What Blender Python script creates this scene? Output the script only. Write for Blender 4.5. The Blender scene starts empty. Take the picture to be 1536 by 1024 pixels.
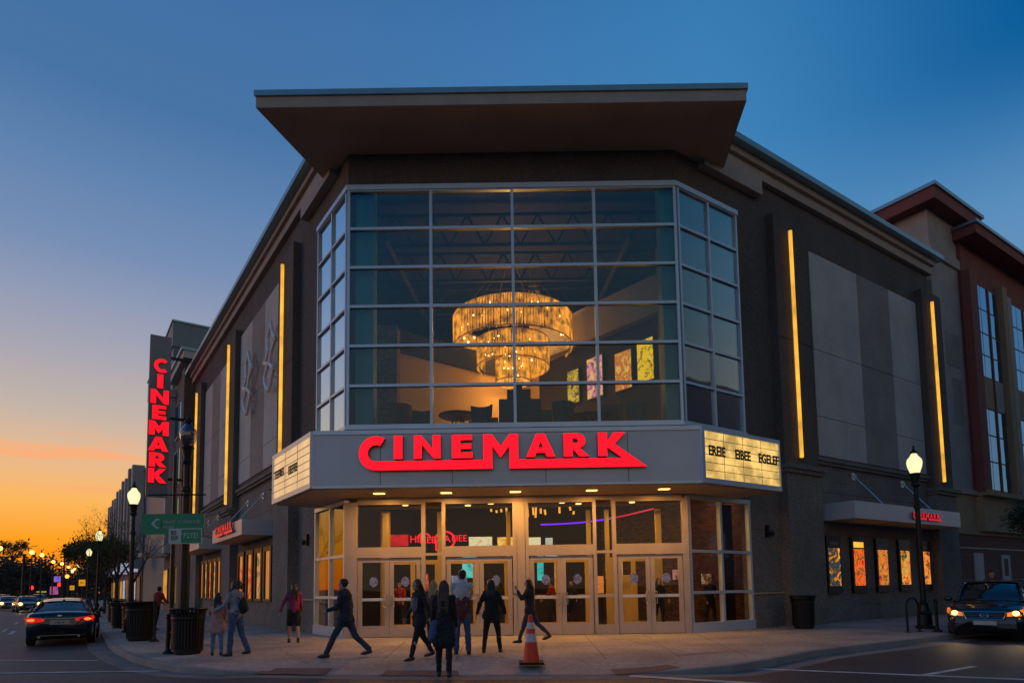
import bpy, bmesh, math, random
from mathutils import Vector, Matrix, noise
random.seed(7)
S = bpy.context.scene
COL = S.collection
R = math.radians

# ------------------------------------------------------------------ camera
EYE = 1.5
PITCH, ROLL, FPX, SHIFT = 4.6, 0.85, 950.0, 0.18981
cam = bpy.data.cameras.new('camera')
cam.sensor_width = 36.0
cam.lens = FPX / 1536 * 36.0
cam.shift_y = SHIFT
cam.clip_end = 5000
cam.clip_start = 0.05
co = bpy.data.objects.new('camera', cam)
COL.objects.link(co)
cf = Vector((0, math.cos(R(PITCH)), math.sin(R(PITCH))))
cu0 = Vector((0, -math.sin(R(PITCH)), math.cos(R(PITCH))))
cr0 = Vector((1, 0, 0))
cr = math.cos(R(ROLL)) * cr0 - math.sin(R(ROLL)) * cu0
cu = math.sin(R(ROLL)) * cr0 + math.cos(R(ROLL)) * cu0
m = Matrix((cr, cu, -cf)).transposed().to_4x4()
m.translation = Vector((0, 0, EYE))
co.matrix_world = m
S.camera = co

def ray(px, py):
    a = (px - 768) / FPX
    b = -(py - SHIFT * 1536 - 512) / FPX
    d = cf + cr * a + cu * b
    return d / d.y

def G(px, py, z=0.0):
    """where the sight line through a photo pixel meets a level plane"""
    d = ray(px, py)
    return Vector((0, 0, EYE)) + d * ((z - EYE) / d.z)

# ------------------------------------------------------------------ render + exposure
S.view_settings.view_transform = 'Standard'
S.view_settings.look = 'None'
S.view_settings.exposure = 0.0
S.view_settings.gamma = 1.0
cy = S.cycles
cy.max_bounces = 8; cy.diffuse_bounces = 3; cy.glossy_bounces = 4
cy.transmission_bounces = 4; cy.transparent_max_bounces = 24
cy.caustics_reflective = False; cy.caustics_refractive = False
cy.sample_clamp_indirect = 4.0

def lin(r, g, b):
    f = lambda c: (c / 255 / 12.92) if c / 255 <= .04045 else ((c / 255 + .055) / 1.055) ** 2.4
    return (f(r), f(g), f(b), 1.0)

# ------------------------------------------------------------------ dusk sky
W = bpy.data.worlds.new('World'); S.world = W; W.use_nodes = True
nt = W.node_tree; N = nt.nodes; K = nt.links
for n in list(N): N.remove(n)
def nd(t, **kw):
    n = N.new(t)
    for k, v in kw.items(): setattr(n, k, v)
    return n
def mth(op, a, b=None, c=None):
    n = nd('ShaderNodeMath', operation=op)
    for i, v in enumerate((a, b, c)):
        if v is None: continue
        if isinstance(v, (int, float)): n.inputs[i].default_value = v
        else: K.new(v, n.inputs[i])
    return n.outputs[0]
def wramp(fac, stops):
    n = nd('ShaderNodeValToRGB'); el = n.color_ramp.elements
    while len(el) < len(stops): el.new(0.5)
    for e, (p, c) in zip(el, stops): e.position = p; e.color = lin(*c)
    K.new(fac, n.inputs[0]); return n.outputs[0]
tc = nd('ShaderNodeTexCoord'); sp = nd('ShaderNodeSeparateXYZ')
K.new(tc.outputs['Generated'], sp.inputs[0])
hx, hy, hz = sp.outputs
hor = mth('SQRT', mth('ADD', mth('MULTIPLY', hx, hx), mth('MULTIPLY', hy, hy)))
SUNAZ = R(-44)   # sunset lies to the left, beyond the side street
cosaz = mth('DIVIDE', mth('ADD', mth('MULTIPLY', hx, math.sin(SUNAZ)), mth('MULTIPLY', hy, math.cos(SUNAZ))), hor)
az = mth('ARCCOSINE', mth('MINIMUM', mth('MAXIMUM', cosaz, -1.0), 1.0))
azf = mth('DIVIDE', az, math.pi)
el = mth('MAXIMUM', mth('DIVIDE', mth('ARCTANGENT', mth('DIVIDE', hz, hor)), math.pi / 2), 0.0)
SKY_WEST = [(0.0, (255, 116, 2)), (.02, (253, 138, 12)), (.045, (255, 162, 34)), (.078, (252, 184, 94)), (.115, (228, 186, 148)), (.15, (196, 180, 168)), (.197, (168, 166, 178)),
            (.24, (144, 155, 182)), (.28, (118, 142, 180)), (.335, (96, 131, 176)), (.39, (72, 116, 164)), (.47, (66, 112, 166)), (.65, (34, 88, 140)), (1, (20, 66, 118))]
SKY_EAST = [(0.0, (164, 156, 160)), (.1, (140, 152, 180)), (.2, (112, 148, 188)), (.29, (88, 141, 188)), (.38, (64, 131, 185)),
            (.47, (56, 124, 180)), (.65, (26, 92, 146)), (1, (16, 66, 118))]
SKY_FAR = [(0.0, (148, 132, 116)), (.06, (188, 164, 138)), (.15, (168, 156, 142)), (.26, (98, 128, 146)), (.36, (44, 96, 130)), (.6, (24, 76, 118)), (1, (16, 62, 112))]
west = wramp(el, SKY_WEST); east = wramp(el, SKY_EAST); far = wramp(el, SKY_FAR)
def wmix(f, a, b):
    n = nd('ShaderNodeMixRGB'); K.new(f, n.inputs[0]); K.new(a, n.inputs[1]); K.new(b, n.inputs[2]); return n.outputs[0]
def smooth(v, a, b):
    n = nd('ShaderNodeMapRange', interpolation_type='SMOOTHSTEP')
    K.new(v, n.inputs[0]); n.inputs[1].default_value = a; n.inputs[2].default_value = b; return n.outputs[0]
sky = wmix(smooth(azf, .10, .40), west, east)
deep = nd('ShaderNodeRGB'); deep.outputs[0].default_value = lin(0, 90, 152)
sky = wmix(mth('MULTIPLY', smooth(azf, .34, .5), smooth(el, .27, .40)), sky, deep.outputs[0])
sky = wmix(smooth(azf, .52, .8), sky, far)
# thin clouds low over the sunset
mp = nd('ShaderNodeMapping'); mp.inputs['Scale'].default_value = (1.6, 1.6, 26)
K.new(tc.outputs['Generated'], mp.inputs[0])
nz = nd('ShaderNodeTexNoise'); nz.inputs['Scale'].default_value = 2.6; nz.inputs['Detail'].default_value = 6
nz.inputs['Roughness'].default_value = .6; nz.inputs['Distortion'].default_value = .5
K.new(mp.outputs[0], nz.inputs['Vector'])
band = mth('MULTIPLY', smooth(el, .065, .10), mth('SUBTRACT', 1.0, smooth(el, .115, .15)))
cl = mth('MULTIPLY', mth('MULTIPLY', smooth(nz.outputs[0], .47, .68), band), mth('MULTIPLY', mth('SUBTRACT', 1.0, smooth(azf, .12, .3)), .75))
crgb = nd('ShaderNodeRGB'); crgb.outputs[0].default_value = lin(255, 172, 116)
sky = wmix(cl, sky, crgb.outputs[0])
bg = nd('ShaderNodeBackground'); bg.inputs['Strength'].default_value = 1.0
K.new(sky, bg.inputs[0])
wo = nd('ShaderNodeOutputWorld'); K.new(bg.outputs[0], wo.inputs[0])

# ------------------------------------------------------------------ last light of the sun, soft and low
sl = bpy.data.lights.new('sun', 'SUN'); sl.energy = 0.2; sl.angle = R(14); sl.color = (1.0, .52, .26)
so = bpy.data.objects.new('sun', sl); COL.objects.link(so)
sd = Vector((math.sin(R(-76)) * math.cos(R(5)), math.cos(R(-76)) * math.cos(R(5)), math.sin(R(5))))
so.rotation_euler = (-sd).to_track_quat('-Z', 'Y').to_euler()

# ------------------------------------------------------------------ materials
def base_mat(name):
    mt = bpy.data.materials.new(name); mt.use_nodes = True
    return mt, mt.node_tree.nodes, mt.node_tree.links, mt.node_tree.nodes['Principled BSDF']
def mat(name, c, rough=.7, metal=0.0, var=.12, vs=1.3, bump=0.0, bs=60.0, coat=0.0, stretch=None, spec=None, speck=0.0, ss=38.0):
    """plain surface with soft uneven colour and grain"""
    mt, n, k, b = base_mat(name)
    b.inputs['Roughness'].default_value = rough; b.inputs['Metallic'].default_value = metal
    if coat: b.inputs['Coat Weight'].default_value = coat; b.inputs['Coat Roughness'].default_value = .04
    if spec is not None: b.inputs['Specular IOR Level'].default_value = spec
    t = n.new('ShaderNodeTexCoord')
    src = t.outputs['Object']
    if stretch:
        mm = n.new('ShaderNodeMapping'); mm.inputs['Scale'].default_value = stretch; k.new(src, mm.inputs[0]); src2 = mm.outputs[0]
    else: src2 = src
    if var:
        z = n.new('ShaderNodeTexNoise'); z.inputs['Scale'].default_value = vs; z.inputs['Detail'].default_value = 5; k.new(src2, z.inputs['Vector'])
        r = n.new('ShaderNodeValToRGB'); r.color_ramp.elements[0].position = .3; r.color_ramp.elements[1].position = .7
        r.color_ramp.elements[0].color = tuple(x * (1 - var) for x in c[:3]) + (1,)
        r.color_ramp.elements[1].color = tuple(min(1, x * (1 + var)) for x in c[:3]) + (1,)
        k.new(z.outputs[0], r.inputs[0])
        if speck:
            zs = n.new('ShaderNodeTexNoise'); zs.inputs['Scale'].default_value = ss; zs.inputs['Detail'].default_value = 4; k.new(src, zs.inputs['Vector'])
            rs = n.new('ShaderNodeMapRange'); rs.inputs[1].default_value = .3; rs.inputs[2].default_value = .7; rs.inputs[3].default_value = 1 - speck; rs.inputs[4].default_value = 1 + speck; k.new(zs.outputs[0], rs.inputs[0])
            vm = n.new('ShaderNodeVectorMath'); vm.operation = 'SCALE'; k.new(r.outputs[0], vm.inputs[0]); k.new(rs.outputs[0], vm.inputs['Scale']); k.new(vm.outputs[0], b.inputs['Base Color'])
        else: k.new(r.outputs[0], b.inputs['Base Color'])
    else: b.inputs['Base Color'].default_value = tuple(c[:3]) + (1,)
    if bump:
        z2 = n.new('ShaderNodeTexNoise'); z2.inputs['Scale'].default_value = bs; z2.inputs['Detail'].default_value = 3; k.new(src, z2.inputs['Vector'])
        bp = n.new('ShaderNodeBump'); bp.inputs['Strength'].default_value = bump; bp.inputs['Distance'].default_value = .02
        k.new(z2.outputs[0], bp.inputs['Height']); k.new(bp.outputs[0], b.inputs['Normal'])
    return mt
def emis(name, c, s=1.0, var=0.0, vs=4.0):
    mt, n, k, b = base_mat(name)
    b.inputs['Base Color'].default_value = (.02, .02, .02, 1)
    b.inputs['Emission Strength'].default_value = s
    b.inputs['Emission Color'].default_value = tuple(c[:3]) + (1,)
    if var:
        t = n.new('ShaderNodeTexCoord'); z = n.new('ShaderNodeTexNoise'); z.inputs['Scale'].default_value = vs; z.inputs['Detail'].default_value = 2
        k.new(t.outputs['Object'], z.inputs['Vector']); r = n.new('ShaderNodeValToRGB')
        r.color_ramp.elements[0].position = .35; r.color_ramp.elements[1].position = .65
        r.color_ramp.elements[0].color = tuple(x * (1 - var) for x in c[:3]) + (1,); r.color_ramp.elements[1].color = tuple(c[:3]) + (1,)
        k.new(z.outputs[0], r.inputs[0]); k.new(r.outputs[0], b.inputs['Emission Color'])
    return mt
def glass(name, tint, lo=.05, mid=.25, hi=.8, gcol=(1, 1, 1)):
    mt, n, k, b = base_mat(name); n.remove(b)
    o = [x for x in n if x.type == 'OUTPUT_MATERIAL'][0]
    tr = n.new('ShaderNodeBsdfTransparent'); tr.inputs[0].default_value = tuple(tint) + (1,)
    gl = n.new('ShaderNodeBsdfGlossy'); gl.inputs['Roughness'].default_value = .015; gl.inputs[0].default_value = tuple(gcol) + (1,)
    tco = n.new('ShaderNodeTexCoord'); wz = n.new('ShaderNodeTexNoise'); wz.inputs['Scale'].default_value = .9; wz.inputs['Detail'].default_value = 1; k.new(tco.outputs['Object'], wz.inputs['Vector'])
    wb = n.new('ShaderNodeBump'); wb.inputs['Strength'].default_value = .12; wb.inputs['Distance'].default_value = .03; k.new(wz.outputs[0], wb.inputs['Height']); k.new(wb.outputs[0], gl.inputs['Normal'])
    lw = n.new('ShaderNodeLayerWeight'); lw.inputs[0].default_value = .5
    r = n.new('ShaderNodeValToRGB'); e = r.color_ramp.elements; e.new(.4)
    for q, (p, v) in zip(e, ((0.0, lo), (.4, mid), (.7, hi))): q.position = p; q.color = (v, v, v, 1)
    k.new(lw.outputs['Facing'], r.inputs[0]); mx = n.new('ShaderNodeMixShader')
    k.new(r.outputs[0], mx.inputs[0]); k.new(tr.outputs[0], mx.inputs[1]); k.new(gl.outputs[0], mx.inputs[2]); k.new(mx.outputs[0], o.inputs[0])
    return mt
def picture(name, cols, s=1.0, scale=2.2, seed=0.0, kind='noise'):
    """a lit poster: loose patches of colour, no real artwork"""
    mt, n, k, b = base_mat(name)
    b.inputs['Base Color'].default_value = (.02, .02, .02, 1); b.inputs['Emission Strength'].default_value = s
    t = n.new('ShaderNodeTexCoord'); mm = n.new('ShaderNodeMapping'); mm.inputs['Location'].default_value = (seed, seed * 1.7, seed * .6)
    k.new(t.outputs['Object'], mm.inputs[0])
    z = n.new('ShaderNodeTexNoise'); z.inputs['Scale'].default_value = scale; z.inputs['Detail'].default_value = 6; z.inputs['Distortion'].default_value = 1.6; z.inputs['Roughness'].default_value = .65
    k.new(mm.outputs[0], z.inputs['Vector'])
    r = n.new('ShaderNodeValToRGB'); e = r.color_ramp.elements
    while len(e) < len(cols): e.new(.5)
    for i, (q, c) in enumerate(zip(e, cols)): q.position = .3 + .4 * i / (len(cols) - 1); q.color = lin(*c)
    k.new(z.outputs[0], r.inputs[0]); k.new(r.outputs[0], b.inputs['Emission Color'])
    return mt
def brick(name, c1, c2, mortar, sc=1.0, rough=.85):
    mt, n, k, b = base_mat(name); b.inputs['Roughness'].default_value = rough
    t = n.new('ShaderNodeTexCoord'); s_ = n.new('ShaderNodeSeparateXYZ'); k.new(t.outputs['Object'], s_.inputs[0])
    ad = n.new('ShaderNodeMath'); ad.operation = 'SUBTRACT'; k.new(s_.outputs[0], ad.inputs[0]); k.new(s_.outputs[1], ad.inputs[1])
    cb = n.new('ShaderNodeCombineXYZ'); k.new(ad.outputs[0], cb.inputs[0]); k.new(s_.outputs[2], cb.inputs[1])
    br = n.new('ShaderNodeTexBrick'); k.new(cb.outputs[0], br.inputs['Vector'])
    br.inputs['Color1'].default_value = c1 + (1,); br.inputs['Color2'].default_value = c2 + (1,); br.inputs['Mortar'].default_value = mortar + (1,)
    br.inputs['Scale'].default_value = sc; br.inputs['Brick Width'].default_value = .3; br.inputs['Row Height'].default_value = .1; br.inputs['Mortar Size'].default_value = .012
    k.new(br.outputs[0], b.inputs['Base Color']); return mt

M = {}
M['stucco_dark'] = mat('dark stucco', (.125, .10, .085), .92, speck=.3, ss=14, var=.2, vs=.6, bump=.5, bs=28, stretch=(1, 1, .35))
M['stucco_base'] = mat('brown grey stucco', (.215, .18, .15), .92, speck=.28, ss=12, var=.18, vs=.7, bump=.5, bs=28)
M['panel_light'] = mat('light grey panel', (.60, .53, .475), .85, speck=.12, ss=16, var=.11, vs=.8, bump=.25, bs=40)
M['panel_brown'] = mat('taupe panel', (.33, .275, .235), .85, speck=.14, ss=16, var=.12, vs=.8, bump=.25, bs=40)
M['tan_trim'] = mat('tan trim', (.46, .37, .30), .8, var=.08, bump=.2)
M['soffit'] = mat('tan soffit', (.58, .40, .26), .85, speck=.06, var=.12, vs=.5, bump=.15)
M['metal_cap'] = mat('blue grey metal coping', (.27, .40, .45), .38, .6, var=.06)
M['alu'] = mat('window aluminium', (.62, .70, .78), .36, .35, var=.05)
M['alu_door'] = mat('painted door aluminium', (.44, .385, .36), .42, .1, var=.07, vs=2.5, bump=.04, bs=6)
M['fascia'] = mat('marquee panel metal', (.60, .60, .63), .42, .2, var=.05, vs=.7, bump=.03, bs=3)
M['joint'] = mat('dark joint', (.03, .03, .03), .8, var=0)
M['black'] = mat('black metal', (.012, .012, .013), .42, .3, var=.2, vs=5)
M['black_matte'] = mat('black rubber', (.015, .015, .015), .8, var=.2)
M['glass_up'] = glass('curtain wall glass', (.86, .91, .91), .016, .18, .92, (.80, .93, 1))
M['glass_low'] = glass('storefront glass', (.93, .92, .88), .022, .07, .2)
M['glass_dark'] = glass('shop window glass', (.25, .28, .3), .35, .5, .8)
M['red_led'] = emis('red lit letter', lin(255, 8, 30), 1.5)
M['red_side'] = mat('red letter side', (.35, .01, .015), .4, var=0)
M['strip'] = emis('amber light tube', lin(255, 182, 58), 1.35, var=.45, vs=1.2)
M['reader'] = emis('reader board', lin(255, 208, 116), 1.1, var=.55, vs=2.2)
M['reader2'] = emis('reader board pale', lin(255, 208, 150), .8, var=.2, vs=1.3)
M['ink'] = mat('black letter', (.01, .008, .006), .6, var=0)
M['downlight'] = emis('warm downlight', lin(255, 205, 110), 3.0)
M['asphalt'] = mat('asphalt', (.058, .055, .056), .6, speck=.35, ss=24, var=.35, vs=.5, bump=.6, bs=40)
M['concrete'] = mat('pavement concrete', (.37, .33, .29), .8, speck=.2, ss=9, var=.3, vs=.55, bump=.3, bs=30)
M['kerb'] = mat('kerb concrete', (.27, .25, .235), .8, var=.22, vs=1.1, bump=.3)
M['gutter'] = mat('gutter concrete', (.20, .185, .175), .8, var=.25, vs=.8, bump=.3)
M['soil'] = mat('dark ground', (.05, .045, .035), .95, var=.3, vs=.1)
M['paint'] = mat('worn road paint', (.62, .6, .56), .7, var=.25, vs=3)
M['pad'] = mat('tactile paving', (.20, .12, .10), .85, var=.15, bump=.8, bs=14)
# ------------------------------------------------------------------ mesh helpers
def tag(o, label=None, cat=None, group=None, kind=None):
    if label: o['label'] = label
    if cat: o['category'] = cat
    if group: o['group'] = group
    if kind: o['kind'] = kind
    return o
def root(name, loc, label, cat, group=None, rz=0.0):
    o = bpy.data.objects.new(name, None); o.empty_display_size = .2; COL.objects.link(o)
    o.location = loc; o.rotation_euler = (0, 0, rz); return tag(o, label, cat, group)
def top(o):
    while o.parent: o = o.parent
    return o
def build(name, bm, mt, parent=None, world=False, smooth_=False, bevel=0.0):
    """one mesh object; world=True: coordinates are world ones and are shifted to the root's base"""
    if bevel:
        es = [e for e in bm.edges if len(e.link_faces) == 2 and e.calc_face_angle(0) > .6]
        bmesh.ops.bevel(bm, geom=es, offset=bevel, segments=2, affect='EDGES', clamp_overlap=True)
    me = bpy.data.meshes.new(name)
    bmesh.ops.recalc_face_normals(bm, faces=bm.faces)
    if world and parent: bm.transform(Matrix.Translation(-top(parent).location))
    bm.to_mesh(me); bm.free()
    for x in (mt if isinstance(mt, (list, tuple)) else [mt]): me.materials.append(x)
    if smooth_: me.shade_smooth()
    o = bpy.data.objects.new(name, me); COL.objects.link(o)
    if parent: o.parent = parent
    return o
def NB(): return bmesh.new()
def hexa(bm, p, mi=0):
    v = [bm.verts.new(q) for q in p]
    for f in ((0, 1, 2, 3), (7, 6, 5, 4), (0, 4, 5, 1), (1, 5, 6, 2), (2, 6, 7, 3), (3, 7, 4, 0)):
        fc = bm.faces.new([v[i] for i in f]); fc.material_index = mi
def box(bm, x0, x1, y0, y1, z0, z1, mi=0):
    hexa(bm, [(x0, y0, z0), (x1, y0, z0), (x1, y1, z0), (x0, y1, z0), (x0, y0, z1), (x1, y0, z1), (x1, y1, z1), (x0, y1, z1)], mi)
class Frame:
    """a facade: s runs along it, o stands out of it, z is up"""
    def __init__(s, o, d, n): s.o, s.d, s.n = Vector(o), Vector(d), Vector(n)
    def P(f, s, o, z): q = f.o + f.d * s + f.n * o; return (q.x, q.y, z)
    def box(f, bm, s0, s1, o0, o1, z0, z1, mi=0):
        P = f.P
        hexa(bm, [P(s0, o0, z0), P(s1, o0, z0), P(s1, o1, z0), P(s0, o1, z0), P(s0, o0, z1), P(s1, o0, z1), P(s1, o1, z1), P(s0, o1, z1)], mi)
    def rz(f): return math.atan2(f.d.y, f.d.x)
AL, AR = R(35.3), R(56.4)
D = 19.8
CL, CR = Vector((-5.2, D, 0)), Vector((5.5, D, 0))
dl = Vector((-math.sin(AL), math.cos(AL), 0)); nl = Vector((-math.cos(AL), -math.sin(AL), 0))
dr = Vector((math.sin(AR), math.cos(AR), 0)); nr = Vector((math.cos(AR), -math.sin(AR), 0))
FL = Frame(CL, dl, nl); FR = Frame(CR, dr, nr); FF = Frame((0, D, 0), (1, 0, 0), (0, -1, 0))
def prism(bm, pts, z0, z1, mi=0):
    a = [bm.verts.new((p[0], p[1], z0)) for p in pts]; b = [bm.verts.new((p[0], p[1], z1)) for p in pts]
    n = len(pts)
    bm.faces.new(a[::-1]).material_index = mi; bm.faces.new(b).material_index = mi
    for i in range(n): bm.faces.new((a[i], a[(i + 1) % n], b[(i + 1) % n], b[i])).material_index = mi
def tube(bm, p0, p1, r0, r1=None, n=8, cap=True):
    r1 = r0 if r1 is None else r1
    p0, p1 = Vector(p0), Vector(p1); d = (p1 - p0)
    if d.length < 1e-6: return
    q = d.to_track_quat('Z', 'Y')
    a, b = [], []
    for i in range(n):
        t = 2 * math.pi * i / n; c = Vector((math.cos(t), math.sin(t), 0))
        a.append(bm.verts.new(p0 + q @ (c * r0))); b.append(bm.verts.new(p1 + q @ (c * r1)))
    for i in range(n): bm.faces.new((a[i], a[(i + 1) % n], b[(i + 1) % n], b[i]))
    if cap: bm.faces.new(a[::-1]); bm.faces.new(b)
def polyline(bm, pts, r, n=6):
    for a, b in zip(pts, pts[1:]): tube(bm, a, b, r, n=n)
def lathe(bm, prof, n=20, c=(0, 0, 0), sx=1, sy=1):
    rings = []
    for r, z in prof:
        rings.append([bm.verts.new((c[0] + sx * r * math.cos(2 * math.pi * i / n), c[1] + sy * r * math.sin(2 * math.pi * i / n), c[2] + z)) for i in range(n)])
    for a, b in zip(rings, rings[1:]):
        for i in range(n): bm.faces.new((a[i], a[(i + 1) % n], b[(i + 1) % n], b[i]))
    bm.faces.new(rings[0][::-1]); bm.faces.new(rings[-1])
def sphere(bm, c, r, sz=(1, 1, 1), u=12, v=8):
    mtx = Matrix.Translation(Vector(c)) @ Matrix.Diagonal((sz[0], sz[1], sz[2], 1))
    bmesh.ops.create_uvsphere(bm, u_segments=u, v_segments=v, radius=r, matrix=mtx)
def flat_shape(loops, depth):
    """2-D outline(s) with holes, extruded; x right, y up, front at z = 0, back at -depth"""
    cu_ = bpy.data.curves.new('shape', 'CURVE'); cu_.dimensions = '2D'; cu_.fill_mode = 'BOTH'; cu_.extrude = depth / 2
    for lp in loops:
        s = cu_.splines.new('POLY'); s.points.add(len(lp) - 1); s.use_cyclic_u = True
        for p, q in zip(s.points, lp): p.co = (q[0], q[1], 0, 1)
    o = bpy.data.objects.new('shape', cu_); COL.objects.link(o)
    me = bpy.data.meshes.new_from_object(o.evaluated_get(bpy.context.evaluated_depsgraph_get()))
    bm = NB(); bm.from_mesh(me); bm.transform(Matrix.Translation((0, 0, -depth / 2)))
    bpy.data.objects.remove(o); bpy.data.curves.remove(cu_); bpy.data.meshes.remove(me)
    return bm
def text_bm(txt, size, depth=.01, align='LEFT', bold=0.0):
    cu_ = bpy.data.curves.new('t', 'FONT'); cu_.body = txt; cu_.size = size; cu_.extrude = depth / 2; cu_.align_x = align; cu_.offset = bold; cu_.resolution_u = 2
    o = bpy.data.objects.new('t', cu_); COL.objects.link(o)
    me = bpy.data.meshes.new_from_object(o.evaluated_get(bpy.context.evaluated_depsgraph_get()))
    bm = NB(); bm.from_mesh(me)
    bpy.data.objects.remove(o); bpy.data.curves.remove(cu_); bpy.data.meshes.remove(me)
    return bm
def stand(bm, fr, s, o, z, flip=False, sc=1.0):
    """stand an x/y drawing up on a facade; flip when s runs right to left for the viewer"""
    d = -fr.d if flip else fr.d
    b = fr.o + fr.d * s + fr.n * o
    mt = Matrix(((d.x, 0, fr.n.x, b.x), (d.y, 0, fr.n.y, b.y), (0, 1, 0, z), (0, 0, 0, 1)))
    bm.transform(mt @ Matrix.Scale(sc, 4)); return bm
def copy_tree(o, parent=None):
    c = o.copy(); COL.objects.link(c); c.parent = parent
    for ch in list(o.children): copy_tree(ch, c)
    return c
def struct(name, bm, mt, **k): return tag(build(name, bm, mt, **k), kind='structure')

# ================================================================== SETTING: ground, roads, pavement
bm = NB(); box(bm, -3000, 3000, -3000, 3000, -1.2, -.17); struct('ground', bm, M['soil'])
# kerb line, from far down the left street, round the corner, off along the right street
kl = []
for t in (170, 120, 80, 50, 30, 18, 9): p = Vector((-14.05, 21.88, 0)) + dl * t; kl.append((p.x, p.y, 0.0))
for px, py, z in ((147, 943, 0), (155, 955, 0), (163, 964, 0), (176, 973, 0), (198, 983, 0), (232, 992, 0), (270, 998.5, -.01), (335, 1005, -.05), (400, 1009, -.13), (520, 1011.5, -.135), (640, 1012.5, -.135), (760, 1012.5, -.135),
                  (880, 1012, -.135), (980, 1008, -.12), (1040, 1002, -.05), (1098, 997, -.01), (1150, 989, 0), (1220, 975, 0), (1290, 966.5, 0), (1354, 959.5, 0), (1421, 951, 0)):
    p = G(px, py, z); kl.append((p.x, p.y, z))
last = Vector(kl[-1])
for t in (6, 15, 35, 80, 150): p = last + dr * t; kl.append((p.x, p.y, 0.0))
kl = [Vector(k) for k in kl if True]
# order along street 1 may double back a little near the first corner points: keep those that advance
def inward(i):
    a = kl[max(i - 1, 0)]; b = kl[min(i + 1, len(kl) - 1)]; t = (b - a); t.z = 0; t.normalize(); return Vector((-t.y, t.x, 0))
def flat(v, z): return (v.x, v.y, z)
bm = NB(); rows = []
for i, k in enumerate(kl):
    n = inward(i); a = k; b = k + n * .16; c = k + n * (1.7 if 9 < i < 24 else 1.0)
    rows.append((bm.verts.new(flat(b, k.z)), bm.verts.new(flat(c, 0)),))
back = [bm.verts.new(flat(CL + dl * 185 , 0)), bm.verts.new(flat(CL + Vector((0, 1.5, 0)), 0)), bm.verts.new(flat(CR + Vector((0, 1.5, 0)), 0)), bm.verts.new(flat(CR + dr * 170, 0))]
for a, b in zip(rows, rows[1:]): bm.faces.new((a[0], b[0], b[1], a[1]))
inner = [r[1] for r in rows]
bm.faces.new(inner + back[::-1])
bmesh.ops.triangulate(bm, faces=[f for f in bm.faces if len(f.verts) > 4])
pave = struct('pavement', bm, M['concrete'])
bm = NB(); rows = []
for i, k in enumerate(kl):
    n = inward(i); b = k + n * .16
    rows.append([bm.verts.new(v) for v in (flat(k, -.165), flat(k, k.z - .012), flat(k + n * .012, k.z + .002), flat(b, k.z + .002), flat(b, -.165))])
for a, b in zip(rows, rows[1:]):
    for j in range(4): bm.faces.new((a[j], a[j + 1], b[j + 1], b[j]))
struct('kerb', bm, M['kerb'])
bm = NB(); rows = []
for i, k in enumerate(kl):
    n = inward(i); rows.append((bm.verts.new(flat(k, -.142)), bm.verts.new(flat(k - n * .5, -.146))))
for a, b in zip(rows, rows[1:]): bm.faces.new((a[0], a[1], b[1], b[0]))
struct('gutter', bm, M['gutter'])
bm = NB()
for poly in ([(-60, -60), (60, -60), (60, 0), (170, 95), (150, 125), (8, 22), (-8, 22), (-130, 190), (-148, 178), (-60, 40)],):
    bm.faces.new([bm.verts.new((x, y, -.15)) for x, y in poly])
struct('road', bm, M['asphalt'])
M['gum'] = mat('old gum spots', (.10, .09, .08), .8, var=.2)
# joints scored in the pavement, thin dark lines 3 mm above it
bm = NB()
def line(bm, a, b, w, z):
    a, b = Vector((a[0], a[1], 0)), Vector((b[0], b[1], 0)); t = (b - a).normalized(); n = Vector((-t.y, t.x, 0)) * w / 2
    bm.faces.new([bm.verts.new((q.x, q.y, z)) for q in (a - n, b - n, b + n, a + n)])
for i in range(1, 60):
    a = CL + dl * (i * 1.9 - 1); line(bm, a + nl * .02, a + nl * 5.6, .014, .003)
for i in range(0, 40):
    a = CR + dr * (i * 1.9 + 2.0); line(bm, a + nr * .02, a + nr * 4.6, .014, .003)
for o in (1.9, 3.8): line(bm, CL + nl * o + dl * 110, CL + nl * o - dl * (.3 * o), .014, .003); line(bm, CR + nr * o + dr * 80, CR + nr * o - dr * (.3 * o), .014, .003)
for x in (-5, -3.2, -1.4, .45, 2.2, 4.0, 5.6): line(bm, (x, D - .1), (x * .86, D - 6.6), .014, .003)
for y in (D - 1.9, D - 3.8, D - 5.7): line(bm, (-7.4, y), (7.2, y), .014, .003)
struct('pavement_joint', bm, M['joint'])
def pave_z(x, y):
    best = (9e9, 0)
    for a, b in zip(kl, kl[1:]):
        ab = Vector((b.x - a.x, b.y - a.y)); t = max(0, min(1, Vector((x - a.x, y - a.y)).dot(ab) / ab.length_squared)); p = Vector((a.x, a.y)) + ab * t
        d = (Vector((x, y)) - p).length
        if d < best[0]: best = (d, a.z + (b.z - a.z) * t)
    return best[1] * (1 - max(0, min(1, (best[0] - .16) / 1.54)))
bm = NB()
for q in ([(383, 1006.5), (402, 1000), (500, 1000.5), (487, 1007.5)], [(568, 1008.5), (580, 1003), (686, 1003), (690, 1008.5)], [(925, 1007), (915, 1001.5), (1000, 998), (1022, 1002)]):
    pts = [G(x, y, -.08) for x, y in q]; n_ = 10
    gr = [[None] * (n_ + 1) for _ in range(n_ + 1)]
    for i in range(n_ + 1):
        for j in range(n_ + 1):
            u, v = i / n_, j / n_; p = (pts[0] * (1 - v) + pts[1] * v) * (1 - u) + (pts[3] * (1 - v) + pts[2] * v) * u
            gr[i][j] = bm.verts.new((p.x, p.y, pave_z(p.x, p.y) + .007))
    for i in range(n_):
        for j in range(n_): bm.faces.new((gr[i][j], gr[i + 1][j], gr[i + 1][j + 1], gr[i][j + 1]))
struct('tactile_paving', bm, M['pad'])
bm = NB(); rc = random.Random(12)
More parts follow.
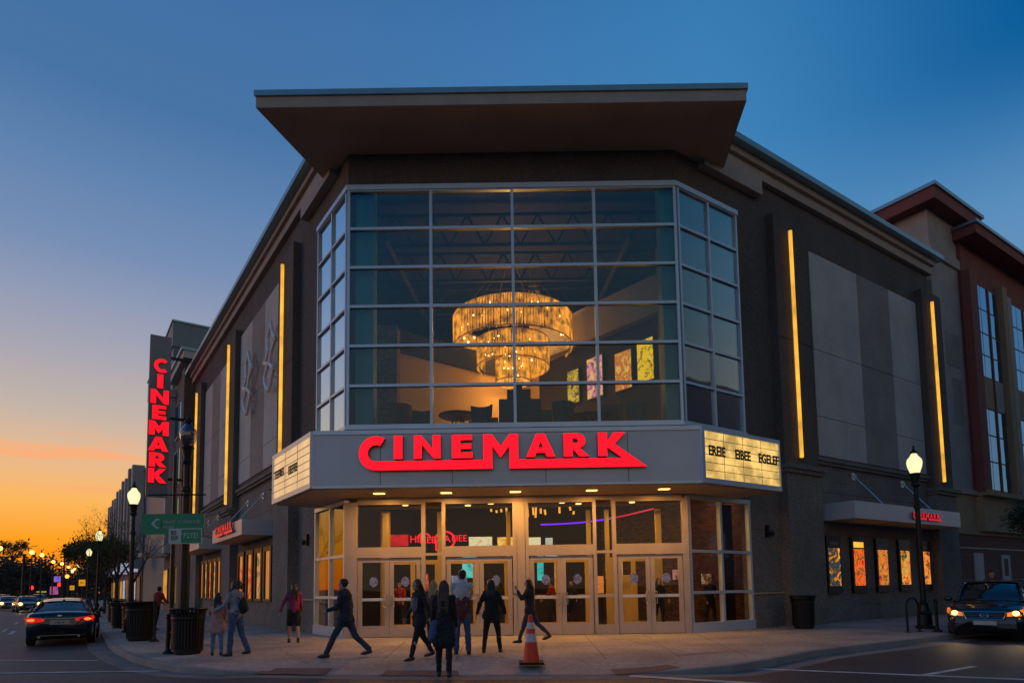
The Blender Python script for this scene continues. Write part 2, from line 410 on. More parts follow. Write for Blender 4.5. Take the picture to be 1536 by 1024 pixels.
for (x0, y0), (x1, y1) in (((-.55, 14.6), (.6, 11.9)), ((.75, 16.6), (.55, 12.3)), ((2.7, 18.9), (3.9, 14.2)), ((4.2, 15.8), (6.3, 15.2)), ((-5.6, 15.6), (-4.2, 13.3)), ((-9.2, 18.2), (-7.6, 16.9)), ((8.3, 19.5), (9.4, 17.0)), ((-2.9, 17.9), (-3.6, 14.9))):
    n_ = 14; pts = [(x0 + (x1 - x0) * i / n_ + rc.gauss(0, .05), y0 + (y1 - y0) * i / n_ + rc.gauss(0, .04)) for i in range(n_ + 1)]
    for a, b in zip(pts, pts[1:]):
        z_ = max(pave_z(*a), pave_z(*b)) + .005; line(bm, a, b, rc.uniform(.008, .02), z_)
struct('pavement_crack', bm, M['joint'])
bm = NB()
for i in range(150):
    x, y = rc.uniform(-9, 9), rc.uniform(12.2, 19.4)
    if y > D - .2 - max(0, abs(x) - 5) * .2: continue
    r_ = rc.uniform(.015, .045); z_ = pave_z(x, y) + .004
    bm.faces.new([bm.verts.new((x + r_ * math.cos(t) * rc.uniform(.7, 1.2), y + r_ * math.sin(t), z_)) for t in [k * math.pi / 4 for k in range(8)]])
struct('pavement_stain', bm, M['gum'])
bm = NB()
for a, b, w in (((0, 991), (147, 990), .14), ((0, 1009.5), (238, 1006), .14), ((945, 1013.5), (1150, 1026), .2), ((1105, 1001.5), (1560, 1020), .16), ((1385, 1012.5), (1462, 999), .12), ((14, 951), (22, 946), .16)):
    p, q = G(*a, -.15), G(*b, -.15)
    if a[0] == 0: p = p + (p - q) * 1.0
    line(bm, p, q, w, -.141)
for t in range(10, 150, 9):
    p = Vector((-14.05, 21.88, 0)) + dl * t + nl * 3.3; line(bm, p, p + dl * 3, .13, -.141)
struct('road_marking', bm, M['paint'])
# far pavements
bm = NB()
a = Vector((-14.05, 21.88, 0)) + nl * 9.5
prism(bm, [a + dl * 12, a + dl * 12 + nl * 6, a + dl * 190 + nl * 6, a + dl * 190], -.165, 0)
a = CR + nr * 20
prism(bm, [a - dr * 2, a + nr * 5 - dr * 2, a + nr * 5 + dr * 90, a + dr * 90], -.165, 0)
struct('far_pavement', bm, M['concrete'])

# ================================================================== CINEMA BUILDING
B = root('cinema_building', (0, D, 0), 'large dark brown corner building with tall glass bay and flat overhanging roof', 'building')
def b_(name, bm, mt, parent=B, **k): return build(name, bm, mt, parent, world=True, **k)
TOPW = 16.5
def wall(fr, s0, s1, z0, z1, o0=-.35, o1=0.0, mt='stucco_dark', name='wall'):
    bm = NB(); fr.box(bm, s0, s1, o0, o1, z0, z1); return b_(name, bm, M[mt])
# wings
wall(FL, 2.95, 29.6, 0, 6.2, mt='stucco_base'); wall(FL, 2.95, 29.6, 6.2, TOPW)
wall(FR, 3.15, 17.75, 0, 6.1, mt='stucco_base'); wall(FR, 3.15, 17.75, 6.1, TOPW)
# bay head: one prism following the three faces
def bay_band(name, z0, z1, mt, out=0.0, inn=-.3, sl=2.95, sr=3.15):
    def pt(o):
        # mitred corner points for an offset o outward of the three faces
        res = [FL.P(sl, o, 0)]
        k = math.tan(math.acos(min(1, nl.dot(Vector((0, -1, 0))))) / 2); res.append((CL.x - o * k, D - o, 0))
        k = math.tan(math.acos(min(1, nr.dot(Vector((0, -1, 0))))) / 2); res.append((CR.x + o * k, D - o, 0))
        res.append(FR.P(sr, o, 0)); return res
    bm = NB(); a, c = pt(out), pt(inn)
    for i in range(3): hexa(bm, [(*a[i][:2], z0), (*a[i + 1][:2], z0), (*c[i + 1][:2], z0), (*c[i][:2], z0), (*a[i][:2], z1), (*a[i + 1][:2], z1), (*c[i + 1][:2], z1), (*c[i][:2], z1)])
    return b_(name, bm, M[mt])
bay_band('wall', 14.6, 15.8, 'stucco_dark')
bay_band('wall', 15.8, 16.2, 'stucco_dark', out=-.01)
bay_band('wall', 4.34, 6.56, 'stucco_base', out=-.02)
bay_band('window_head', 14.50, 14.67, 'alu', out=.09, inn=0.003)
bay_band('window_sill', 6.54, 6.66, 'alu', out=.09, inn=-.12)
# roof behind parapets, back of the block
bm = NB()
pl = [FL.P(0, -.05, 0), FR.P(0, -.05, 0), FR.P(17.7, -.05, 0), (22, 52, 0), (-22, 52, 0), FL.P(29.5, -.05, 0)]
prism(bm, pl, 16.2, 16.45); b_('roof', bm, M['stucco_dark'])
bm = NB(); hexa(bm, [FL.P(29.5, -.36, 0), FL.P(29.8, -.36, 0), (-22, 52, 0), (-22.3, 52, 0)] + [FL.P(29.5, -.36, 16.2), FL.P(29.8, -.36, 16.2), (-22, 52, 16.2), (-22.3, 52, 16.2)]); b_('wall', bm, M['stucco_dark'])
bm = NB(); box(bm, -22, 22, 51.6, 52, 0, 16.2); b_('wall', bm, M['stucco_dark'])
bm = NB(); q0, q1 = FR.P(17.35, -.4, 0), FR.P(17.7, -.4, 0); hexa(bm, [q0, q1, (22, 51.5, 0), (21.6, 51.5, 0)] + [(v[0], v[1], 16.2) for v in (q0, q1, (22, 51.5), (21.6, 51.5))]); b_('wall', bm, M['stucco_dark'])
# cornices
def cornice(fr, s0, s1):
    bm = NB()
    fr.box(bm, s0, s1, -.02, .2, 16.22, 16.6); fr.box(bm, s0, s1, -.02, .34, 16.6, 16.86); b_('cornice', bm, M['tan_trim'])
    bm = NB(); fr.box(bm, s0, s1 + .35, -.3, .62, 16.863, 17.08); b_('coping', bm, M['metal_cap'])
cornice(FL, 1.2, 29.8); cornice(FR, 1.6, 17.9)
bm = NB(); FR.box(bm, 1.2, 4.35, 0.003, .3, 15.55, 16.21); b_('parapet_block', bm, M['tan_trim'])
bm = NB(); FL.box(bm, 1.0, 4.2, 0.003, .3, 15.55, 16.21); b_('parapet_block', bm, M['tan_trim'])
# flat overhanging roof canopy
cp = [(-7.42, 17.72), (7.16, 17.72), (7.5, 20.9), (6.5, 24.0), (-5.6, 24.0), (-6.38, 21.1)]
bm = NB(); prism(bm, cp, 15.783, 16.13); cn = b_('roof_canopy', bm, [M['tan_trim']])
bm = NB(); prism(bm, [(x * .996, 17.76 if y < 18 else y - .02) for x, y in cp], 15.77, 15.782); build('soffit', bm, M['soffit'], cn, world=True)
bm = NB(); prism(bm, [(x * 1.006, y - .06 if y < 18 else y) for x, y in cp], 16.13, 16.30); build('metal_edge', bm, M['metal_cap'], cn, world=True)

# pilasters with caps
def pilaster(fr, s0, s1, o=.3, ztop=15.1):
    bm = NB(); fr.box(bm, s0, s1, .002, o, 5.72, ztop); p = b_('pilaster', bm, M['stucco_dark'])
    bm = NB(); fr.box(bm, s0 - .03, s1 + .03, .002, o + .08, 0, 5.42); build('pilaster_base', bm, M['stucco_base'], p, world=True)
    bm = NB(); fr.box(bm, s0 - .1, s1 + .1, .002, o + .18, 5.42, 5.56); fr.box(bm, s0 - .16, s1 + .16, .002, o + .26, 5.56, 5.72); build('pilaster_cap', bm, M['stucco_base'], p, world=True, bevel=.015)
    bm = NB(); fr.box(bm, s0 - .02, s1 + .02, o + .002, o + .012, 10.4, 10.42); build('joint', bm, M['joint'], p, world=True)
for s in (5.05, 15.25, 25.3): pilaster(FL, s, s + 2.05)
pilaster(FR, 4.9, 7.0); pilaster(FR, 16.3, 18.2, .32)
# wall panels
def panels(fr, cuts, z0, z1, zj, first=0):
    for i, (a, b) in enumerate(zip(cuts, cuts[1:])):
        light = i % 2 == first
        zs = [z0] + list(zj[i % len(zj)]) + [z1]
        for c, d in zip(zs, zs[1:]):
            bm = NB(); fr.box(bm, a + .012, b - .012, .003, .045, c + .012, d - .012); b_('wall_panel', bm, M['panel_light' if light else 'panel_brown'], bevel=.006)
panels(FR, (7.55, 11.08, 13.72, 16.28), 6.35, 14.5, ((7.9, 10.55), (10.55,), (7.9, 10.55)))
panels(FL, (7.7, 10.3, 12.7, 15.2), 6.9, 14.75, ((8.0, 10.9), (10.9,), (8.0, 10.9)))
panels(FL, (17.9, 20.4, 22.8, 25.25), 6.9, 14.4, ((8.0, 10.9), (10.9,), (8.0, 10.9)))
# ledges under the panels, base course, score lines
def ledge(fr, s0, s1, z):
    bm = NB(); fr.box(bm, s0, s1, .002, .12, z, z + .12); fr.box(bm, s0, s1, .002, .2, z + .12, z + .26); b_('ledge', bm, M['stucco_base'], bevel=.012)
ledge(FR, 7.05, 16.2, 6.0); ledge(FL, 7.2, 15.1, 6.35); ledge(FL, 17.4, 25.2, 6.35)
for fr, s0, s1 in ((FR, 3.17, 4.85), (FR, 7.05, 16.2), (FL, 2.98, 5.0), (FL, 7.2, 15.1), (FL, 17.4, 25.2)):
    bm = NB(); fr.box(bm, s0, s1, .002, .06, 0, .62); b_('plinth', bm, M['stucco_base'], bevel=.01)
    bm = NB()
    for z in (1.2, 3.35, 4.95): fr.box(bm, s0, s1, .001, .006, z, z + .016)
    b_('joint', bm, M['joint'])
bm = NB(); FR.box(bm, 3.17, 4.85, .003, .07, 1.14, 1.2); FL.box(bm, 2.98, 5.0, .003, .07, 1.14, 1.2); b_('ledge', bm, M['tan_trim'])

# ---- curtain wall
ZR = [6.66 + 1.307 * i for i in range(7)]
bm = NB(); bars = bm
def grid(bm, fr, cuts, zs, w, o0, o1, zbot=None, ztop=None):
    for c in cuts: fr.box(bm, c - w / 2, c + w / 2, o0, o1, zs[0], zs[-1])
    for a, b in zip(cuts, cuts[1:]):
        for z in zs: fr.box(bm, a + w / 2, b - w / 2, o0 + .01, o1 - .008, z - w / 2, z + w / 2)
FC = [-5.17, -2.5, .16, 2.83, 5.47]
grid(bm, FF, FC, ZR, .09, -.1, .06)
grid(bm, FL, [.1, 1.45, 2.87], ZR, .08, -.1, .055)
grid(bm, FR, [.1, 1.58, 3.07], ZR, .08, -.1, .055)
cw = b_('curtain_wall_frame', bm, M['alu'])
def panes(fr, cuts, zs, w, parent, mt, o=-.02):
    for a, b in zip(cuts, cuts[1:]):
        for c, d in zip(zs, zs[1:]):
            bm = NB(); j = lambda: o + random.uniform(-.0025, .0025)
            P = fr.P; q = [j() for _ in range(4)]
            hexa(bm, [P(a + w, q[0], c + w), P(b - w, q[1], c + w), P(b - w, q[1] - .02, c + w), P(a + w, q[0] - .02, c + w),
                      P(a + w, q[3], d - w), P(b - w, q[2], d - w), P(b - w, q[2] - .02, d - w), P(a + w, q[3] - .02, d - w)])
            build('pane', bm, M[mt], parent, world=True)
panes(FF, FC, ZR, .04, cw, 'glass_up'); panes(FL, [.1, 1.45, 2.87], ZR, .035, cw, 'glass_up'); panes(FR, [.1, 1.58, 3.07], ZR, .035, cw, 'glass_up')

# ---- entrance: fixed frames, doors
bm = NB()
def post(a, b, z0=0, z1=4.22, o=.05): FF.box(bm, a, b, -.12, o, z0, z1)
for a, b in ((-5.25, -4.86), (-2.84, -2.72), (-2.2, -2.09), (.02, .13), (.16, .40), (.43, .52) , (2.54, 2.64), (3.14, 3.26), (5.34, 5.53)): post(a, b)
post(.13, .43, o=.01)
FF.box(bm, -4.86, 5.34, -.14, .07, 4.2, 4.335)
for a, b in ((-4.86, -2.84), (-2.09, .02), (.52, 2.54), (3.26, 5.34)):
    FF.box(bm, a, b, -.118, .045, 2.47, 2.80); FF.box(bm, a, b, -.1, .035, 4.14, 4.2)
for a, b in ((-2.72, -2.2), (2.64, 3.14)):
    for z0, z1 in ((0, .12), (.12, .30), (1.15, 1.24), (2.52, 2.6)): FF.box(bm, a, b, -.1, .04 - (.01 if z0 == .12 else 0), z0, z1)
sf = b_('storefront_frame', bm, M['alu_door'])
for fr, c in ((FL, [.08, 1.42, 2.9]), (FR, [.08, 1.6, 3.1])):
    bm = NB()
    for x in c: fr.box(bm, x - .05, x + .05, -.1, .05, .3, 4.2)
    for a, b in zip(c, c[1:]):
        for z in (1.245, 2.55): fr.box(bm, a + .05, b - .05, -.09, .04, z - .045, z + .045)
    fr.box(bm, c[0] - .05, c[-1] + .05, -.11, .06, 4.2, 4.335); fr.box(bm, c[0] - .05, c[-1] + .05, -.12, .08, 0, .3)
    f2 = b_('storefront_frame', bm, M['alu'])
    panes(fr, c, [.3, 1.245, 2.55, 4.2], .04, f2, 'glass_low')
for a, b in ((-4.86, -2.84), (-2.09, .02), (.52, 2.54), (3.26, 5.34)): panes(FF, [a, b], [2.80, 4.14], .0, sf, 'glass_low')
for a, b in ((-2.72, -2.2), (2.64, 3.14)): panes(FF, [a, b], [.30, 1.15], .0, sf, 'glass_low'); panes(FF, [a, b], [1.24, 2.52], 0, sf, 'glass_low'); panes(FF, [a, b], [2.6, 4.2], 0, sf, 'glass_low')
M['chrome'] = mat('brushed pull handle', (.7, .6, .48), .25, .9, var=0)
M['sticker'] = picture('glowing door sticker', [(10, 8, 40), (120, 20, 60), (20, 20, 90), (210, 190, 205), (30, 16, 50), (170, 50, 80)], .3, 22)  # print also emits faintly; the glow is put into the colour, no lamp behind
def door(a, b, hinge_left):
    bm = NB(); w = .13
    FF.box(bm, a, a + w, -.07, .0, .02, 2.45); FF.box(bm, b - w, b, -.07, .0, .02, 2.45)
    FF.box(bm, a + w, b - w, -.068, -.002, .02, .36); FF.box(bm, a + w, b - w, -.068, -.002, 2.33, 2.45)
    d = b_('door', bm, M['alu_door'], bevel=.006)
    bm = NB(); FF.box(bm, a + w, b - w, -.045, -.03, .36, 2.33); build('door_glass', bm, M['glass_low'], d, world=True)
    bm = NB(); FF.box(bm, a + w, b - w, -.025, .015, 1.13, 1.22); build('push_bar', bm, M['alu'], d, world=True)
    x = b - .065 if hinge_left else a + .065; x2 = x - .1 if hinge_left else x + .1
    bm = NB(); polyline(bm, [FF.P(x, .0, .95), FF.P(x, .075, .95), FF.P(x, .075, 1.3), FF.P(x, .0, 1.3)], .013); polyline(bm, [FF.P(x, .075, .95), FF.P(x2, .08, .95), FF.P(x2, .08, 1.3), FF.P(x, .075, 1.3)], .013)
    build('handle', bm, M['chrome'], d, world=True)
    bm = NB(); mx = (a + b) / 2; 
    lp = [(mx + .13 * math.cos(t * math.pi / 8) * (1 + .12 * math.sin(3 * t)), 1.72 + .16 * math.sin(t * math.pi / 8)) for t in range(16)]
    f = [bm.verts.new(FF.P(x_, -.024, z_)) for x_, z_ in lp]; g = [bm.verts.new(FF.P(x_, -.029, z_)) for x_, z_ in lp]
    bm.faces.new(f); bm.faces.new(g[::-1])
    for i in range(16): bm.faces.new((f[i], g[i], g[(i + 1) % 16], f[(i + 1) % 16]))
    build('sticker', bm, M['sticker'], d, world=True)
for a, b in ((-4.86, -2.84), (-2.09, .02), (.52, 2.54), (3.26, 5.34)):
    c = (a + b) / 2; door(a + .03, c - .006, True); door(c + .006, b - .03, False)

# ---- interior shell: floors, ceilings, walls
M['int_dark'] = mat('dark interior wall', (.022, .014, .016), .8, var=.2, vs=.4)
M['n_beam'] = mat('brown painted board', (.20, .15, .10), .7, var=.1)
M['int_truss'] = mat('dark ceiling steel', (.012, .010, .012), .7, var=.1)
M['int_orange'] = mat('warm plaster', (.66, .42, .18), .85, var=.06, vs=.5)
M['int_cream'] = mat('cream vestibule paint', (.66, .46, .15), .7, var=.08)
M['int_floor'] = mat('lobby tile', (.10, .075, .06), .35, var=.2)
M['int_teal'] = mat('teal column', (.05, .30, .34), .6, var=.15, vs=1.2, stretch=(3, 3, .2))
M['int_brick'] = brick('interior brick', (.20, .085, .03), (.06, .03, .018), (.07, .04, .03), 1.0)
M['mosaic'] = brick('copper mosaic', (.42, .17, .08), (.10, .05, .04), (.03, .02, .02), 3.0, .35)
inn = [FL.P(.05, -.14, 0), FL.P(0, 0, 0), FR.P(0, 0, 0), FR.P(.05, -.14, 0)]
ipl = [(CL.x - .1, D + .15), (CR.x + .1, D + .15), FR.P(12, -.4, 0)[:2], (10, 36), (-8, 38), FL.P(12, -.4, 0)[:2]]
for nm, z0, z1, mt in (('lobby_floor', -.05, .012, 'int_floor'), ('lobby_ceiling', 5.3, 5.45, 'int_dark'), ('lounge_floor', 6.3, 6.5, 'int_floor'), ('lounge_ceiling', 14.9, 15.1, 'int_dark')):
    bm = NB(); prism(bm, ipl, z0, z1); b_(nm, bm, M[mt])
def iwall(p, q, z0, z1, mt, t=.15, name='interior_wall'):
    p, q = Vector((*p, 0)), Vector((*q, 0)); d = (q - p).normalized(); n = Vector((-d.y, d.x, 0)) * t
    bm = NB(); hexa(bm, [(v.x, v.y, z) for z in (z0, z1) for v in (p, q, q + n, p + n)]); return b_(name, bm, M[mt])
iwall((-8, 38), (10, 36), 0, 15, 'int_dark')
# lounge: lit wall at left with dark bulkhead above, mosaic column, screen wall at right
iwall((-5.2, 22.35), (.9, 27.3), 6.5, 10.35, 'int_orange')
iwall((-5.3, 22.2), (.9, 27.15), 10.35, 11.2, 'int_truss')
iwall((-9, 25.5), (-5.2, 22.35), 6.5, 15, 'int_dark')
bm = NB(); box(bm, -5.05, -4.0, 22.0, 22.6, 6.5, 10.9); b_('column', bm, M['mosaic'])
iwall((1.3, 27.2), (6.0, 21.6), 6.5, 11.2, 'int_dark')
iwall((1.0, 27.0), (5.6, 21.5), 11.2, 12.6, 'panel_brown', .5, 'bulkhead')
bm = NB(); box(bm, 5.35, 5.95, 21.5, 22.1, 6.5, 13.6); b_('column', bm, M['mosaic'])
for x0, x1 in ((-5.0, -4.42), (5.05, 5.5)):
    bm = NB(); box(bm, x0, x1, D + .25, D + .8, 6.5, 14.9); b_('column', bm, M['int_teal'], bevel=.04)
iwall((.9, 27.3), (1.4, 27.2), 6.5, 15, 'int_orange')
# roof trusses
for y in (21.4, 24.0, 27.0, 30.0):
    bm = NB(); tube(bm, (-5.8, y, 14.6), (7.3, y, 14.6), .07); tube(bm, (-5.8, y, 13.5), (7.3, y, 13.5), .07)
    for i in range(10): x = -5.8 + i * 1.25; tube(bm, (x, y, 13.5), (x + .62, y, 14.6), .035); tube(bm, (x + .62, y, 14.6), (x + 1.25, y, 13.5), .035)
    b_('roof_truss', bm, M['int_truss'])
for x in (-4.2, 4.2):
    bm = NB(); tube(bm, (x, 20.6, 13.3), (x * .8, 31, 13.3), .13, n=10); b_('duct', bm, M['int_truss'])
# lobby: vestibule frames, brick wall, columns
iwall((9.15, 23.2), (4.3, 29.6), 0, 5.3, 'int_brick')
iwall((9.15, 23.4), (5.2, 29.6), 6.5, 14.9, 'int_dark')
iwall((-4.6, 29.5), (-7.3, 23.6), 0, 5.3, 'int_dark')
iwall((-5.2, 29.6), (4.4, 29.6), 0, 5.3, 'int_dark')
vest = NB()
VY = 22.4
for a, b in ((-4.6, -4.4), (-2.65, -2.45), (-.2, -.05), (.3, .55), (2.65, 2.8), (3.3, 3.45), (5.1, 5.3)): box(vest, a, b, VY, VY + .12, 0, 4.2)
for a, b in ((-4.4, -2.65), (-2.45, -.2), (.55, 2.65), (3.45, 5.1)):
    box(vest, a, b, VY + .005, VY + .11, 2.35, 2.5); m_ = (a + b) / 2
    box(vest, m_ - .08, m_ + .08, VY + .01, VY + .1, 0, 2.35); box(vest, a, a + .09, VY + .01, VY + .1, 0, 2.35); box(vest, b - .09, b, VY + .01, VY + .1, 0, 2.35)
    box(vest, a + .09, m_ - .08, VY + .01, VY + .1, .02, .25); box(vest, m_ + .08, b - .09, VY + .01, VY + .1, .02, .25)

b_('vestibule_frame', vest, M['int_cream'])
bm = NB(); box(bm, -5.3, 5.9, 20.2, VY + .1, 4.33, 4.42); b_('vestibule_ceiling', bm, M['n_beam'])
for x, y in ((-3.6, 21.3), (-1.5, 21.6), (-.7, 21.2), (1.7, 21.2), (2.3, 21.6), (4.1, 21.4)):
    bm = NB(); tube(bm, (x, y, 4.30), (x, y, 4.328), .1, n=14); b_('ceiling_downlight', bm, M['downlight'])
bm = NB(); box(bm, 3.95, 4.75, 24.2, 24.3, 0, 1.9); b_('interior_wall', bm, M['int_cream'])
bm = NB(); box(bm, -4.75, -4.45, VY + .4, VY + .7, 0, 4.3); b_('column', bm, M['int_cream'])
# warm light inside
def area(name, loc, size, power, col, rot=(0, 0, 0), sy=None):
    l = bpy.data.lights.new(name, 'AREA'); l.energy = power; l.color = col; l.size = size
    if sy: l.shape = 'RECTANGLE'; l.size_y = sy
    o = bpy.data.objects.new(name, l); COL.objects.link(o); o.location = loc; o.rotation_euler = rot; return o
bm = NB(); box(bm, 7.75, 8.1, 23.2, 23.5, 0, 4.4); b_('column', bm, M['int_dark'])
WARM = (1.0, .54, .13)
for x in (-3.8, -1.2, 1.6, 4.2): area('vestibule_lamp', (x, 21.9, 4.28), .2, 34, WARM)
for x, y in ((-3, 25), (0, 26.5), (2.8, 25.5), (6.9, 23.4)): area('lobby_light', (x, y, 5.2), .3, 34, WARM)  # last one, by the brick wall, is added to make the bricks brighter
# ================================================================== MARQUEE over the entrance
MQ = root('marquee', (0, 17.8, 4.37), 'grey metal marquee canopy with lit reader boards wrapping over the entrance', 'marquee')
A0 = FL.P(2.62, 1.5, 0); A1 = (-5.62, 17.8); A2 = (5.38, 17.8); A3 = FR.P(2.5, 1.6, 0)
W0 = FL.P(2.62, .1, 0); W3 = FR.P(2.5, .1, 0)
mp_ = [W0[:2], A0[:2], A1, A2, A3[:2], W3[:2], (CR.x + .05, D - .1), (CL.x - .05, D - .1)]
bm = NB(); prism(bm, mp_, 4.4, 5.98); build('fascia', bm, M['fascia'], MQ, world=True)
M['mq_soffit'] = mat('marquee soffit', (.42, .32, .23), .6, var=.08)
cx = sum(p[0] for p in mp_) / 8
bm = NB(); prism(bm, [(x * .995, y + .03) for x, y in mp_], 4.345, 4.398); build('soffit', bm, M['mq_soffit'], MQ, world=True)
def edge_frame(p, q):
    p, q = Vector((*p[:2], 0)), Vector((*q[:2], 0)); d = (q - p).normalized(); return Frame(p, d, (d.y, -d.x, 0)), (q - p).length
FM, LM = edge_frame(A1, A2)
bm = NB()
for s in (1.9, 3.95, 6.6, 8.95): FM.box(bm, s, s + .014, .001, .004, 4.41, 5.97)
for z in (): pass
build('panel_joint', bm, M['joint'], MQ, world=True)
bm = NB(); FM.box(bm, -.02, LM + .02, .002, .035, 5.9, 6.02); FM.box(bm, -.02, LM + .02, .002, .03, 4.36, 4.43); build('edge_trim', bm, M['alu'], MQ, world=True)
def bold(txt, sz, d=.012):
    return text_bm(txt, sz, d, bold=sz * .032)
def reader(p, q, txts, mtl, cols, a0, a1, lett):
    fr, L_ = edge_frame(p, q)
    bm = NB(); fr.box(bm, 0, L_, .002, .1, 4.37, 4.52); fr.box(bm, 0, L_, .002, .1, 5.88, 6.0); fr.box(bm, 0, a0, .002, .1, 4.52, 5.88); fr.box(bm, L_ - a1, L_, .002, .1, 4.52, 5.88)
    f = build('board_frame', bm, M['alu'], MQ, world=True)
    bm = NB(); fr.box(bm, a0, L_ - a1, .003, .05, 4.52, 5.88); r = build('reader_board', bm, M[mtl], MQ, world=True)
    bm = NB()
    for i in range(1, 6): z = 4.52 + 1.36 * i / 6; fr.box(bm, a0, L_ - a1, .051, .062, z, z + .014)
    for i in range(1, cols): x = a0 + (L_ - a0 - a1) * i / cols; fr.box(bm, x, x + .012, .051, .058, 4.52, 5.88)
    build('rail', bm, M['joint'], r, world=True)
    for t, s, z, sz in txts:
        bm = bold(t, sz); bmesh.ops.scale(bm, vec=(.8, 1, 1), verts=bm.verts)
        stand(bm, fr, s, .066, z); build('board_lettering', bm, M[lett], r, world=True)
reader(A0, A1, (('TEEFIRES', .15, 5.18, .36), ('EIEEFIEI', 1.75, 5.1, .36)), 'reader2', 3, .05, .05, 'ink')
reader(A2, A3, (('EREIE', .3, 5.2, .40), ('EIBEE', 1.5, 5.2, .40), ('EGELEF.', 2.62, 5.2, .40)), 'reader', 4, .12, .05, 'ink')
DLX = [(-3.95, 18.75), (-1.95, 18.8), (.12, 18.8), (2.4, 18.75), (4.55, 18.7)]
for x, y in DLX:
    bm = NB(); box(bm, x - .16, x + .16, y - .09, y + .09, 4.325, 4.344); build('downlight', bm, M['downlight'], MQ, world=True)
for x, y in DLX: area('marquee_downlight', (x, y, 4.31), .22, 54, (1.0, .44, .09))

# ---- red channel-letter sign
def X(px): return (px - 757.0)
def cpt(cx, cy, r, a0, a1, n): return [(cx + r * math.cos(math.radians(a0 + (a1 - a0) * i / n)), cy + r * math.sin(math.radians(a0 + (a1 - a0) * i / n))) for i in range(n + 1)]
def q(x, y): return (X(x), 706.5 - y)          # logo units, y up from the bar's underside
Cc = q(566.5, 680.6)
outer = [q(740.6, 706.5), q(740.6, 672.5), q(753, 690), q(766, 672.5), q(766, 706.5), q(972, 706.5), q(924, 671.5), q(940, 654), q(923, 654), q(912.8, 667), q(912.8, 654), q(899, 654), q(899, 689.8), q(912.8, 689.8), q(912.8, 676.5), q(916, 679),
         q(935, 692.8), q(779.5, 692.8), q(779.5, 654), q(766.5, 654), q(753, 672), q(740, 654), q(727, 654), q(727, 692.8)]
inner_arc = cpt(Cc[0], Cc[1], 12.6, 270, 62, 16)
outer_arc = cpt(Cc[0], Cc[1], 26.0, 60, 270, 22)
swoosh = outer + [(Cc[0] + 4, 13.7)] + inner_arc + outer_arc
# widen the C to the right a little: its terminal is cut upright
def rect(x0, x1, y0, y1): return [q(x0, y1), q(x1, y1), q(x1, y0), q(x0, y0)]
LI = [rect(593, 606, 654.3, 689.8)]
LN = [[q(623, 689.8), q(623, 654.3), q(634, 654.3), q(651, 675), q(651, 654.3), q(663, 654.3), q(663, 689.8), q(653, 689.8), q(635, 668.5), q(635, 689.8)]]
LE = [[q(680, 689.8), q(680, 654.3), q(710.5, 654.3), q(710.5, 662.6), q(693, 662.6), q(693, 667.8), q(709, 667.8), q(709, 676), q(693, 676), q(693, 681), q(711, 681), q(711, 689.8)]]
LA = [[q(791, 689.8), q(806.5, 654.3), q(819.5, 654.3), q(835, 689.8), q(822, 689.8), q(819.3, 683.6), q(806.5, 683.6), q(804, 689.8)], [q(809.5, 675.5), q(816.5, 675.5), q(813, 666.2)]]
arcR = [(X(866) + 14.5 * math.cos(math.radians(a)) * 1.0, 706.5 - 666 + 11.7 * math.sin(math.radians(a))) for a in range(90, -91, -15)]
LR = [[q(847.5, 689.8), q(847.5, 654.3)] + arcR[:-1] + [q(872, 677), q(886, 689.8), q(871, 689.8), q(861, 678.5), q(861, 689.8)],
      [q(861, 662.5), q(861, 669.6)] + [(X(864.5) + 4.6 * math.cos(math.radians(a)), 706.5 - 666 + 3.55 * math.sin(math.radians(a))) for a in range(-90, 91, 30)]]
LC = [cpt(0, 0, 18, 48, 312, 20) + cpt(0, 0, 9.2, 306, 54, 14)]
LM_ = [[(-22, 0), (-22, 36), (-9, 36), (0, 22), (9, 36), (22, 36), (22, 0), (9, 0), (9, 17), (0, 4), (-9, 17), (-9, 0)]]
LK = [[(-14, 0), (-14, 36), (-1, 36), (-1, 23), (10, 36), (25, 36), (9, 19), (27, 0), (11, 0), (-1, 14), (-1, 0)]]
def centred(loops):
    xs = [p[0] for p in loops[0]]; ys = [p[1] for p in loops[0]]; cx_, cy_ = (min(xs) + max(xs)) / 2, min(ys); return [[(x - cx_, y - cy_) for x, y in l] for l in loops]
def logo(fr, s, o, z, sc, depth, r, lit='red_led', flip=False):
    for nm, lp in (('joined_letters', [swoosh]), ('letter', LI), ('letter', LN), ('letter', LE), ('letter', LA), ('letter', LR)):
        bm = flat_shape(lp, depth / sc)
        for f in bm.faces: f.material_index = 0 if f.normal.z > .5 else 1
        stand(bm, fr, s, o, z, flip, sc)
        build(nm, bm, [M[lit], M['red_side']], r, world=True)
SG = root('letter_sign', (0, 17.7, 4.75), 'big red lit letters with underline swoosh on the marquee front', 'sign')
logo(FM, 5.41, .16, 4.83, .01886, .14, SG)

